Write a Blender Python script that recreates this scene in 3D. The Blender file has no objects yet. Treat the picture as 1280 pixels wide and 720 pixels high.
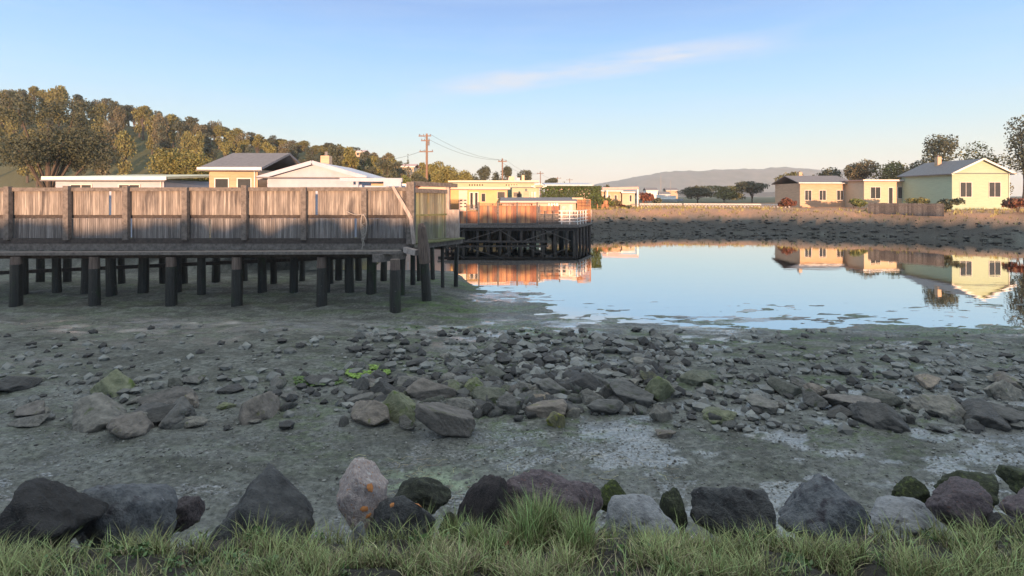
import bpy, math, random
import numpy as np
from mathutils import Vector, Matrix
R = math.radians
random.seed(7); rng = np.random.default_rng(7)
C = bpy.context.scene.collection
HAZE = .00026
H = 4.0            # eye height above the water
# ------------------------------------------------------------------ camera, sky, sun, exposure
cam_d = bpy.data.cameras.new('camera'); cam = bpy.data.objects.new('camera', cam_d); C.objects.link(cam)
cam.location = (0, 0, H); cam.rotation_euler = (R(90), 0, 0)
cam_d.sensor_width = 36; cam_d.lens = 18.0; cam_d.shift_y = -115/1280
cam_d.clip_start = 0.05; cam_d.clip_end = 9000
bpy.context.scene.camera = cam
SUN_EL, SUN_AZ = 1.7, 5.0        # sun low behind the camera, a little to the right
w = bpy.data.worlds.new('World'); bpy.context.scene.world = w; w.use_nodes = True
nt = w.node_tree; nt.nodes.clear()
def N(t, k, **kw):
    n = t.nodes.new(k)
    for a, b in kw.items(): setattr(n, a, b)
    return n
out = N(nt, 'ShaderNodeOutputWorld'); bg = N(nt, 'ShaderNodeBackground')
sky = N(nt, 'ShaderNodeTexSky'); sky.sky_type = 'NISHITA'; sky.sun_disc = False
sky.sun_elevation = R(SUN_EL); sky.sun_rotation = R(180 - SUN_AZ)
sky.air_density = 1.0; sky.dust_density = 0.6; sky.ozone_density = 1.0
tc = N(nt, 'ShaderNodeTexCoord'); sep = N(nt, 'ShaderNodeSeparateXYZ')
nt.links.new(tc.outputs['Generated'], sep.inputs[0])
ramp = N(nt, 'ShaderNodeValToRGB')
nt.links.new(sep.outputs['Z'], ramp.inputs[0])
# clear evening sky away from the sun: warm cream at the horizon through pale cyan to blue
SKYR = [(0.0, (3.6, 3.0, 2.3)), (0.03, (3.35, 3.05, 2.55)), (0.07, (2.7, 3.0, 2.85)), (0.12, (2.05, 2.85, 3.25)), (0.19, (1.52, 2.55, 3.65)), (0.28, (1.06, 2.05, 3.55)), (0.345, (0.88, 1.62, 3.1)), (0.6, (3.0, 3.5, 3.9)), (1.0, (4.6, 4.8, 4.7))]
el = ramp.color_ramp.elements
while len(el) < len(SKYR): el.new(0.5)
for e, (p, c) in zip(el, SKYR): e.position = p; e.color = (*[v/5 for v in c], 1)
sc4 = N(nt, 'ShaderNodeVectorMath', operation='SCALE'); sc4.inputs['Scale'].default_value = 5*.94; nt.links.new(ramp.outputs[0], sc4.inputs[0])
scn = N(nt, 'ShaderNodeVectorMath', operation='SCALE'); scn.inputs['Scale'].default_value = .15; nt.links.new(sky.outputs[0], scn.inputs[0])
mul = N(nt, 'ShaderNodeVectorMath', operation='ADD'); nt.links.new(sc4.outputs[0], mul.inputs[0]); nt.links.new(scn.outputs[0], mul.inputs[1])
# thin cirrus streak, a band round a tilted great circle broken up by stretched noise
mp = N(nt, 'ShaderNodeMapping'); mp.inputs['Rotation'].default_value = (0, R(-9), 0); mp.inputs['Scale'].default_value = (2.2, 2.2, 16)
mp.vector_type = 'POINT'
nt.links.new(tc.outputs['Generated'], mp.inputs[0])
nz = N(nt, 'ShaderNodeTexNoise'); nz.inputs['Scale'].default_value = 1.9; nz.inputs['Detail'].default_value = 7; nz.inputs['Roughness'].default_value = .62
nt.links.new(mp.outputs[0], nz.inputs['Vector'])
dotn = N(nt, 'ShaderNodeVectorMath', operation='DOT_PRODUCT'); dotn.inputs[1].default_value = (-0.143, -0.218, 0.965)
nt.links.new(tc.outputs['Generated'], dotn.inputs[0])
def M_(op, a, b=None, c=None, clamp=False, tree=nt):
    n = tree.nodes.new('ShaderNodeMath'); n.operation = op; n.use_clamp = clamp
    for i, v in enumerate((a, b, c)):
        if v is None: continue
        if isinstance(v, (int, float)): n.inputs[i].default_value = v
        else: tree.links.new(v, n.inputs[i])
    return n.outputs[0]
band = M_('SUBTRACT', 1.0, M_('MULTIPLY', M_('ABSOLUTE', M_('SUBTRACT', dotn.outputs['Value'], 0.0)), 38.0), clamp=True)
nn = M_('MULTIPLY', M_('SUBTRACT', nz.outputs['Fac'], 0.28, clamp=True), 3.0, clamp=True)
xs = M_('MULTIPLY', M_('SUBTRACT', M_('MULTIPLY', sep.outputs['X'], 1.0), -0.22), 5.0, clamp=True)
cl = M_('MULTIPLY', M_('MULTIPLY', M_('MULTIPLY', band, nn), M_('MULTIPLY', xs, M_('SUBTRACT', 1.0, M_('MULTIPLY', M_('SUBTRACT', sep.outputs['X'], 0.27, clamp=True), 4.5, clamp=True), clamp=True))), 1.15)
veil = M_('MULTIPLY', M_('MULTIPLY', M_('SUBTRACT', nz.outputs['Fac'], 0.45, clamp=True), 1.0, clamp=True), 0.35)
clv = M_('ADD', cl, veil, clamp=True)
cm = N(nt, 'ShaderNodeMix', data_type='RGBA', blend_type='MIX'); cm.inputs[7].default_value = (2.7, 2.75, 2.95, 1)
CLOUD = cm
nt.links.new(clv, cm.inputs[0]); nt.links.new(mul.outputs[0], cm.inputs[6])
nt.links.new(cm.outputs[2], bg.inputs[0]); bg.inputs[1].default_value = 0.15
nt.links.new(bg.outputs[0], out.inputs[0])
sd = bpy.data.lights.new('sun', 'SUN'); sd.energy = 4.6; sd.angle = R(0.6); sd.color = (1.0, 0.58, 0.33)
so = bpy.data.objects.new('sun', sd); C.objects.link(so)
sdir = Vector((math.sin(R(SUN_AZ))*math.cos(R(SUN_EL)), -math.cos(R(SUN_AZ))*math.cos(R(SUN_EL)), math.sin(R(SUN_EL))))
so.rotation_euler = sdir.to_track_quat('Z', 'Y').to_euler()
vs = bpy.context.scene.view_settings
vs.view_transform = 'Standard'; vs.look = 'None'; vs.gamma = 1; vs.exposure = 1.0; vs.use_curve_mapping = False
bpy.context.scene.cycles.max_bounces = 6; bpy.context.scene.cycles.volume_bounces = 2
bpy.context.scene.cycles.caustics_reflective = False

# ------------------------------------------------------------------ materials
MATS = {}
def mat(name, c1, c2=None, rough=.8, scale=3, stretch=(1,1,1), bump=.3, island=.0, patches=(), spec=.5, detail=6, bdist=.02, coords='Object', sc2=None, metal=0, trans=0):
    if name in MATS: return MATS[name]
    m = bpy.data.materials.new(name); m.use_nodes = True; t = m.node_tree; b = t.nodes['Principled BSDF']
    L = t.links.new
    tcn = N(t, 'ShaderNodeTexCoord'); mpn = N(t, 'ShaderNodeMapping'); mpn.inputs['Scale'].default_value = stretch
    geo = N(t, 'ShaderNodeNewGeometry')
    off = N(t, 'ShaderNodeVectorMath', operation='SCALE'); off.inputs[0].default_value = (13, 7, 5)
    oi = N(t, 'ShaderNodeObjectInfo')
    L(M_('ADD', geo.outputs['Random Per Island'], oi.outputs['Random'], tree=t), off.inputs['Scale'])
    add = N(t, 'ShaderNodeVectorMath', operation='ADD')
    L(tcn.outputs[coords], mpn.inputs[0]); L(mpn.outputs[0], add.inputs[0])
    rocky = name.split('_')[0] in ('rock', 'stone', 'boulder')
    if island: L(off.outputs[0], add.inputs[1])
    if rocky:
        o3 = N(t, 'ShaderNodeVectorMath', operation='SCALE'); o3.inputs[0].default_value = (31, 17, 23); L(oi.outputs['Random'], o3.inputs['Scale']); L(o3.outputs[0], add.inputs[1])
    nz = N(t, 'ShaderNodeTexNoise'); nz.inputs['Scale'].default_value = scale; nz.inputs['Detail'].default_value = detail; nz.inputs['Roughness'].default_value = .62
    L(add.outputs[0], nz.inputs['Vector'])
    c2 = c2 or tuple(v*.6 for v in c1)
    rp = N(t, 'ShaderNodeValToRGB'); rp.color_ramp.elements[0].position = .32; rp.color_ramp.elements[1].position = .68
    rp.color_ramp.elements[0].color = (*c2, 1); rp.color_ramp.elements[1].color = (*c1, 1)
    L(nz.outputs['Fac'], rp.inputs[0]); col = rp.outputs[0]
    for pc, psc, th, pst in patches:
        pm = N(t, 'ShaderNodeMapping'); pm.inputs['Scale'].default_value = pst; pm.inputs['Location'].default_value = (psc, th*9, 3)
        L(add.outputs[0] if island == 2 or rocky else tcn.outputs[coords], pm.inputs[0])
        pn = N(t, 'ShaderNodeTexNoise'); pn.inputs['Scale'].default_value = psc; pn.inputs['Detail'].default_value = 5
        L(pm.outputs[0], pn.inputs['Vector'])
        f = M_('MULTIPLY', M_('SUBTRACT', pn.outputs['Fac'], th, tree=t), 9, clamp=True, tree=t)
        mx = N(t, 'ShaderNodeMix', data_type='RGBA'); mx.inputs[7].default_value = (*pc, 1)
        L(f, mx.inputs[0]); L(col, mx.inputs[6]); col = mx.outputs[2]
    if rocky:
        hr = N(t, 'ShaderNodeHueSaturation'); L(M_('MULTIPLY_ADD', oi.outputs['Random'], .9, .6, tree=t), hr.inputs['Value']); L(M_('MULTIPLY_ADD', oi.outputs['Random'], .9, .5, tree=t), hr.inputs['Saturation']); L(col, hr.inputs['Color']); col = hr.outputs[0]
    if island:
        hs = N(t, 'ShaderNodeHueSaturation')
        L(M_('MULTIPLY_ADD', geo.outputs['Random Per Island'], 1.25 if 'grass' in name else .7, .35 if 'grass' in name else .62, tree=t), hs.inputs['Value'])
        L(M_('MULTIPLY_ADD', geo.outputs['Random Per Island'], .10 if 'grass' in name else .03, .45 if 'grass' in name else .485, tree=t), hs.inputs['Hue'])
        L(col, hs.inputs['Color']); col = hs.outputs[0]
    L(col, b.inputs['Base Color'])
    b.inputs['Roughness'].default_value = rough; b.inputs['Specular IOR Level'].default_value = spec; b.inputs['Metallic'].default_value = metal
    if trans: b.inputs['Transmission Weight'].default_value = trans
    if bump:
        n2 = N(t, 'ShaderNodeTexNoise'); n2.inputs['Scale'].default_value = sc2 or scale*3; n2.inputs['Detail'].default_value = 7; n2.inputs['Roughness'].default_value = .65
        L(add.outputs[0], n2.inputs['Vector'])
        bp = N(t, 'ShaderNodeBump'); bp.inputs['Strength'].default_value = bump; bp.inputs['Distance'].default_value = bdist
        L(n2.outputs['Fac'], bp.inputs['Height']); L(bp.outputs[0], b.inputs['Normal'])
    MATS[name] = m; return m
V = (9, 9, .8)     # vertical grain
Hh = (.8, 9, 9)    # grain along x
m_board   = mat('fence_board', (.33,.295,.27), (.145,.13,.12), .85, 2, V, .5, 1, [((.10,.09,.09), 1.3, .56, (3,3,.5))])
m_boardg  = mat('fence_board_green', (.30,.29,.22), (.13,.13,.10), .85, 2, V, .5, 1, [((.20,.20,.11), .9, .52, (2.5,2.5,.5)), ((.42,.27,.13), 1.1, .60, (3,3,.5))])
m_wood    = mat('grey_timber', (.19,.17,.16), (.08,.072,.068), .85, 3, (3,3,3), .5, 1)
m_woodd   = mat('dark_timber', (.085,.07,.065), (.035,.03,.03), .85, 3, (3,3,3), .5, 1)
m_woodl   = mat('bleached_timber', (.46,.40,.37), (.25,.21,.20), .8, 3, (4,4,1.2), .4, 1)
m_moss    = mat('mossy_plank', (.20,.20,.10), (.10,.11,.05), .9, 4, (2,2,2), .5, 1)
m_pile    = mat('wet_pile', (.030,.030,.026), (.012,.012,.012), .55, 3, (5,5,.7), .8, 0, [((.02,.035,.015), 2, .6, (1,1,.6)), ((.13,.13,.12), 16, .66, (1,1,1))], bdist=.03)
m_pileup  = mat('dry_pile', (.20,.155,.13), (.075,.055,.05), .85, 3, (6,6,.5), .9, 0, bdist=.03)
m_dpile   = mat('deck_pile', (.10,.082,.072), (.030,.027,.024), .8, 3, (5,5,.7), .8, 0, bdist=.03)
m_boardlo = mat('fence_board_shaded', (.26,.245,.245), (.11,.105,.105), .85, 2, V, .5, 1)  # darker, greyer copy of the boards: lower panel's shade put into the colour
m_rope    = mat('rope', (.42,.39,.36), (.28,.26,.24), .9, 30, (1,1,1), .5)
m_orange  = mat('cedar_board', (.46,.22,.12), (.26,.12,.07), .8, 2, V, .4, 1, [((.22,.17,.14), 1.2, .58, (2,2,.4))])
m_white   = mat('white_paint', (.78,.76,.74), (.62,.60,.58), .55, 2, (1,1,1), .1)
m_yellow  = mat('yellow_render', (.64,.46,.235), (.55,.39,.20), .8, 1.2, (1,1,1), .15)
m_cream   = mat('cream_siding', (.54,.46,.34), (.46,.39,.29), .8, 1.2, (1,1,8), .15)
m_pink    = mat('pink_siding', (.72,.54,.46), (.60,.45,.39), .8, 1.2, (1,1,8), .15)
m_green   = mat('green_siding', (.38,.48,.36), (.32,.41,.31), .8, 1.2, (1,1,8), .15)
m_tan     = mat('tan_siding', (.55,.40,.27), (.42,.30,.21), .8, 1.2, (1,1,6), .15)
m_bluew   = mat('pale_blue_paint', (.44,.48,.58), (.37,.40,.50), .7, 2, (1,1,1), .1)
m_roofg   = mat('grey_roof', (.20,.19,.20), (.14,.135,.14), .85, 6, (1,1,1), .3)
m_roofc   = mat('cream_roof', (.66,.62,.45), (.55,.52,.38), .8, 3, (1,1,1), .2)
m_roofp   = mat('pale_roof', (.60,.58,.62), (.50,.48,.52), .7, 3, (1,1,1), .2)
m_roofr   = mat('pink_roof', (.58,.40,.36), (.46,.32,.29), .8, 5, (1,1,1), .2)
m_glass   = mat('window_glass', (.05,.055,.06), (.03,.035,.04), .08, 1, (1,1,1), 0)
m_dark    = mat('dark_opening', (.03,.028,.028), (.02,.02,.02), .8, 2)
m_leafo   = mat('leaf_olive', (.21,.19,.055), (.10,.105,.035), .7, .6, (1,1,1), 0, 1)
m_leafd   = mat('leaf_dark', (.085,.095,.055), (.045,.055,.035), .7, .6, (1,1,1), 0, 1)
m_leafb   = mat('leaf_brown', (.165,.145,.08), (.085,.08,.045), .7, .6, (1,1,1), 0, 1)
m_leafy   = mat('leaf_bright', (.14,.16,.04), (.08,.10,.025), .7, .6, (1,1,1), 0, 1)
m_leafr   = mat('leaf_red', (.20,.06,.035), (.11,.05,.025), .7, .6, (1,1,1), 0, 1)
m_hedge   = mat('leaf_hedge', (.080,.115,.035), (.04,.065,.02), .7, 1, (1,1,1), 0, 1)
m_bark    = mat('bark', (.11,.085,.07), (.06,.05,.04), .9, 4, (3,3,.6), .6)
m_polew   = mat('pole_wood', (.27,.17,.12), (.17,.11,.08), .85, 4, (3,3,.5), .3)
m_wire    = mat('wire', (.06,.055,.05), None, .6, 4, (1,1,1), 0)
m_rock    = mat('rock_grey', (.19,.18,.16), (.075,.074,.066), .75, 3, (1,1,1), .9, 0, [((.060,.075,.028), 1.6, .60, (1,1,1)), ((.20,.19,.18), 5, .66, (1,1,1))], bdist=.03)
m_rockb   = mat('rock_brown', (.22,.19,.16), (.095,.084,.072), .75, 3, (1,1,1), .9, 0, [((.11,.11,.045), 2.2, .60, (1,1,1)), ((.23,.21,.19), 6, .66, (1,1,1))], bdist=.03)
m_rockg   = mat('rock_green', (.165,.17,.12), (.07,.078,.05), .75, 3, (1,1,1), .9, 0, [((.085,.11,.04), 1.6, .56, (1,1,1))], bdist=.03)
m_rocky   = mat('rock_yellow_moss', (.17,.16,.09), (.07,.07,.045), .75, 3, (1,1,1), .9, 0, [((.22,.22,.05), 1.8, .50, (1,1,1))], bdist=.03)
m_rockk   = mat('rock_black', (.065,.062,.058), (.022,.022,.021), .6, 3, (1,1,1), .9, 0, [((.035,.035,.034), 4, .62, (1,1,1))], bdist=.03)
m_rocks   = mat('stone_small', (.10,.10,.092), (.036,.038,.036), .6, 5, (1,1,1), .9, 0, [((.035,.055,.02), 2, .58, (1,1,1))], bdist=.02)
b_pale    = mat('boulder_pale', (.55,.46,.43), (.27,.22,.22), .8, 7, (1,1,1), 1, 0, [((.42,.20,.09), 9, .60, (1,1,1)), ((.6,.58,.57), 5, .6, (1,1,1))], bdist=.02)
b_dark    = mat('boulder_slate', (.125,.132,.138), (.050,.053,.060), .7, 6, (1,1,1), 1, 0, [((.03,.028,.033), 3, .55, (1,1,1)), ((.34,.34,.36), 14, .70, (1,1,1))], bdist=.02)
b_purple  = mat('boulder_purple', (.125,.105,.11), (.045,.038,.043), .75, 10, (1,1,1), 1, 0, [((.24,.22,.23), 26, .64, (1,1,1)), ((.16,.10,.09), 8, .62, (1,1,1))], bdist=.02)
b_black   = mat('boulder_black', (.050,.044,.045), (.022,.020,.021), .75, 8, (1,1,1), 1, 0, [((.30,.28,.28), 30, .70, (1,1,1))], bdist=.02)
b_grey    = mat('boulder_blue_grey', (.27,.28,.29), (.13,.135,.145), .6, 4, (1,1,1), .8, 0, [((.05,.045,.05), 3.2, .58, (1,1,1)), ((.46,.46,.48), 8, .68, (1,1,1))], bdist=.02)
b_moss    = mat('boulder_mossy', (.050,.062,.026), (.022,.028,.014), .85, 6, (1,1,1), 1, 0, [((.085,.11,.035), 5, .55, (1,1,1))], bdist=.02)
m_lich    = mat('lichen_orange', (.62,.26,.09), (.42,.17,.06), .9, 12, (1,1,1), .4)
m_lichw   = mat('lichen_white', (.62,.62,.62), (.45,.45,.46), .9, 12, (1,1,1), .4)
m_grass   = mat('grass_green', (.25,.30,.11), (.13,.17,.06), .6, 2, (1,1,1), 0, 1)
m_grasso  = mat('grass_olive', (.27,.29,.11), (.13,.155,.06), .7, 2, (1,1,1), 0, 1)
m_grassd  = mat('grass_dry', (.42,.35,.22), (.24,.19,.12), .7, 2, (1,1,1), 0, 1)
m_algae   = mat('algae', (.24,.36,.05), (.09,.17,.02), .5, 6, (1,1,1), .8, 1)
m_hill    = mat('far_ridge_scrub', (.20,.17,.14), (.11,.11,.09), .9, .02, (1,1,1), .5, 0, bdist=2)

# ------------------------------------------------------------------ numpy noise and the ground height
def vnoise(x, y, seed=0):
    xi = np.floor(x).astype(np.int64); yi = np.floor(y).astype(np.int64); fx = x-xi; fy = y-yi
    def h(a, b):
        v = (a*374761393 + b*668265263 + seed*1442695041) & 0xffffffff
        v = ((v ^ (v >> 13))*1274126177) & 0xffffffff
        return ((v ^ (v >> 16)) & 0xffff)/65535.0
    u = fx*fx*(3-2*fx); v = fy*fy*(3-2*fy)
    return (h(xi,yi)*(1-u)+h(xi+1,yi)*u)*(1-v) + (h(xi,yi+1)*(1-u)+h(xi+1,yi+1)*u)*v
def fbm(x, y, oct=5, seed=0, g=.5):
    a = 1; s = 0; t = 0
    for i in range(oct):
        s = s + a*vnoise(x, y, seed+i*17); t += a; a *= g; x = x*2.03+5.1; y = y*2.03+1.7
    return s/t
def ss(a, b, x):
    t = np.clip((x-a)/(b-a), 0, 1); return t*t*(3-2*t)
def ground(x, y, detail=True):
    x = np.asarray(x, float); y = np.asarray(y, float)
    # tidal mud falling away to the water
    z = np.interp(y, [-100, 3, 6, 9, 12, 14, 16, 18, 20, 22.5, 25, 40, 4000], [.75, .75, .60, .46, .32, .165, .062, .042, .018, -.014, -.16, -1.0, -1.0])
    z = z - .028*ss(-.5, 2.5, x)*ss(14, 16, y)*ss(24, 20, y)
    z = z + .10*np.clip(-x-1.5, 0, 6)/6*ss(20, 13, y)*1.5 - .010*np.clip(x, -5, 4)*ss(9, 16, y)
    left = ss(-1.2, -3.2, x + .03*(y-20))           # the mud runs on under the left piers
    z = z + left*ss(15, 22, y)*ss(40, 30, y)*.26
    if detail:
        near = ss(45, 14, y)
        z = z + near*(fbm(x*.45, y*.9, 5, 3)-.5)*.10*(1-.55*ss(15,18,y)) + ss(13,15,y)*ss(26,22,y)*((fbm(x*1.1, y*3.0, 5, 19)-.5)*.11 + (fbm(x*3.2, y*9.0, 3, 23)-.5)*.05) + near*(fbm(x*2.2, y*4.2, 5, 9)-.5)*.075
        z = z + ss(14, 5, y)*(fbm(x*14, y*16, 4, 21)-.5)*.035
    # far bank and the flat land behind it
    ys = np.interp(x, [-60, -14, -11, -5, 4, 8, 14, 22, 30, 38, 48, 60, 120], [20, 25, 38, 47.5, 49.5, 51, 53, 54.5, 54, 49, 42, 38, 34])
    ys = ys + (fbm(x*.35, x*0+3, 4, 5)-.5)*3
    bank = ss(0, 12, y-ys)*(2.1+.5*(fbm(x*.22, y*.22, 4, 47)-.5)*ss(4,12,y-ys)) + ss(-3, 2, y-ys)*1.2
    z = np.maximum(z, bank-1.0 + (fbm(x*.9, y*.9, 4, 31)-.5)*.30*ss(-3, 3, y-ys))
    z = np.where(y > ys+14, np.maximum(z, 2.05), z)
    # wooded hill behind the houses on the left
    hl = 16*ss(-6, -62, x+.02*(y-150))*ss(95, 165, y) * (1-ss(260, 420, y)*.5)
    z = z + hl + 13*ss(-55, -170, x)*ss(95, 165, y)
    # the stony, grassy edge the camera stands on
    yw_ = y + (fbm(x*.35+4, x*0+2, 3, 57)-.5)*1.0*np.clip(np.abs(x)-1.2, 0, 2)/2
    top = np.interp(yw_, [-6, -1, 2.1, 2.7, 3.4, 4.0, 5.0, 5.6], [2.5, 2.45, 2.42, 2.18, 1.62, 1.25, .5, -2])
    if detail: top = top + (fbm(x*5, y*5, 4, 51)-.5)*.12
    z = np.maximum(z, top)
    # low ridge with the embankment behind the camera
    z = np.maximum(z, np.interp(y, [-140, -40, -26, -18, -8], [3.4, 3.4, 3.2, 2.2, -1]) + (x < -3)*0)
    return z
def gz(x, y): return float(ground(np.array([x]), np.array([y]))[0])

# ------------------------------------------------------------------ mesh building helpers
ORG = {}
class MB:
    def __init__(s): s.v = []; s.f = []
    def add(s, vs, fs):
        n = len(s.v); s.v += [tuple(p) for p in vs]; s.f += [tuple(i+n for i in f) for f in fs]; return s
    def box(s, lo, hi):
        (a,b,c),(d,e,f) = lo, hi
        return s.add([(a,b,c),(d,b,c),(d,e,c),(a,e,c),(a,b,f),(d,b,f),(d,e,f),(a,e,f)],
                     [(0,3,2,1),(4,5,6,7),(0,1,5,4),(1,2,6,5),(2,3,7,6),(3,0,4,7)])
    def beam(s, p, q, w, h, up=(0,0,1), w2=None, h2=None):
        p = Vector(p); q = Vector(q); d = (q-p).normalized(); up = Vector(up)
        if abs(d.dot(up)) > .95: up = Vector((0,1,0))
        a = d.cross(up).normalized(); b = a.cross(d).normalized()
        vs = []
        for c, ww, hh in ((p, w, h), (q, w2 or w, h2 or h)):
            for i, j in ((-1,-1),(1,-1),(1,1),(-1,1)): vs.append(c + a*(i*ww/2) + b*(j*hh/2))
        return s.add(vs, [(0,1,2,3),(7,6,5,4),(0,4,5,1),(1,5,6,2),(2,6,7,3),(3,7,4,0)])
    def tube(s, pts, rads, n=10, cap=True, wob=0):
        pts = [Vector(p) for p in pts]; vs = []; fs = []
        for i, p in enumerate(pts):
            d = (pts[min(i+1,len(pts)-1)]-pts[max(i-1,0)]).normalized()
            a = d.cross(Vector((0,0,1)) if abs(d.z) < .9 else Vector((0,1,0))).normalized(); b = a.cross(d)
            for k in range(n):
                t = 2*math.pi*k/n; r = rads[i]*(1+wob*random.uniform(-1,1)); vs.append(p + a*(r*math.cos(t)) + b*(r*math.sin(t)))
        for i in range(len(pts)-1):
            for k in range(n):
                fs.append((i*n+k, i*n+(k+1)%n, (i+1)*n+(k+1)%n, (i+1)*n+k))
        if cap: fs.append(tuple(range(n))[::-1]); fs.append(tuple((len(pts)-1)*n+k for k in range(n)))
        return s.add(vs, fs)
    def boards(s, p, q, z0, z1, w, th=.02, gap=.004, jz=.01, jt=.006, z0b=None, z1b=None):
        p = Vector((p[0],p[1],0)); q = Vector((q[0],q[1],0)); L = (q-p).length; d = (q-p)/L; n = Vector((-d.y,d.x,0))
        k = max(1, round(L/w)); ww = L/k; z0b = z0 if z0b is None else z0b; z1b = z1 if z1b is None else z1b
        for i in range(k):
            if k > 60 and random.random() < .018: continue
            t = (i+.5)/k; c = p + d*(ww*(i+.5)) + n*random.uniform(-jt, jt)
            lo = z0+(z0b-z0)*t + random.uniform(-jz, 0); hi = z1+(z1b-z1)*t + random.uniform(-jz, jz)
            s.beam(c+Vector((0,0,lo)), c+Vector((random.uniform(-.004,.004),0,hi)), ww-gap, th, up=n)
        return s
    def build(s, name, m, parent=None, org=None, smooth=False):
        if parent is not None: o_ = ORG[parent.name] if org is None else Vector(org)
        else:
            o_ = Vector(org) if org is not None else Vector((0,0,0))
        base = ORG[parent.name] if parent is not None else Vector((0,0,0))
        me = bpy.data.meshes.new(name)
        me.from_pydata([(a-o_.x, b-o_.y, c-o_.z) for a,b,c in s.v], [], s.f); me.materials.append(m)
        if smooth: me.shade_smooth()
        ob = bpy.data.objects.new(name, me); C.objects.link(ob)
        if parent is not None: ob.parent = parent
        ob.location = o_ - base; ORG[ob.name] = o_
        return ob
def tag(o, label=None, cat=None, group=None, kind=None):
    if label: o['label'] = label
    if cat: o['category'] = cat
    if group: o['group'] = group
    if kind: o['kind'] = kind
    return o
def thing(name, loc, label, cat, group=None):
    o = bpy.data.objects.new(name, None); C.objects.link(o); o.location = loc; o.empty_display_size = .3
    ORG[o.name] = Vector(loc); return tag(o, label, cat, group)
def pw(px, py, d): return Vector(((px-640)/640*d, d, H-(py-245)/640*d))
def X(px, d): return (px-640)/640*d
def Z(py, d): return H-(py-245)/640*d
def grid_mesh(name, xs, ys, zs, m, cols=None, extra=None):
    nr, nc = xs.shape
    co = np.stack([xs, ys, zs], -1).reshape(-1, 3)
    idx = np.arange(nr*nc).reshape(nr, nc)
    f = np.stack([idx[:-1,:-1], idx[:-1,1:], idx[1:,1:], idx[1:,:-1]], -1).reshape(-1, 4)
    me = bpy.data.meshes.new(name)
    me.vertices.add(len(co)); me.vertices.foreach_set('co', co.ravel())
    me.loops.add(f.size); me.loops.foreach_set('vertex_index', f.ravel())
    me.polygons.add(len(f)); me.polygons.foreach_set('loop_start', np.arange(len(f))*4); me.polygons.foreach_set('loop_total', np.full(len(f), 4))
    me.update(); me.validate(); me.materials.append(m); me.shade_smooth()
    if cols is not None:
        a = me.color_attributes.new('base', 'FLOAT_COLOR', 'POINT')
        a.data.foreach_set('color', np.concatenate([cols.reshape(-1,3), extra.reshape(-1,1)], 1).ravel().astype(np.float32))
    ob = bpy.data.objects.new(name, me); C.objects.link(ob); return ob

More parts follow.
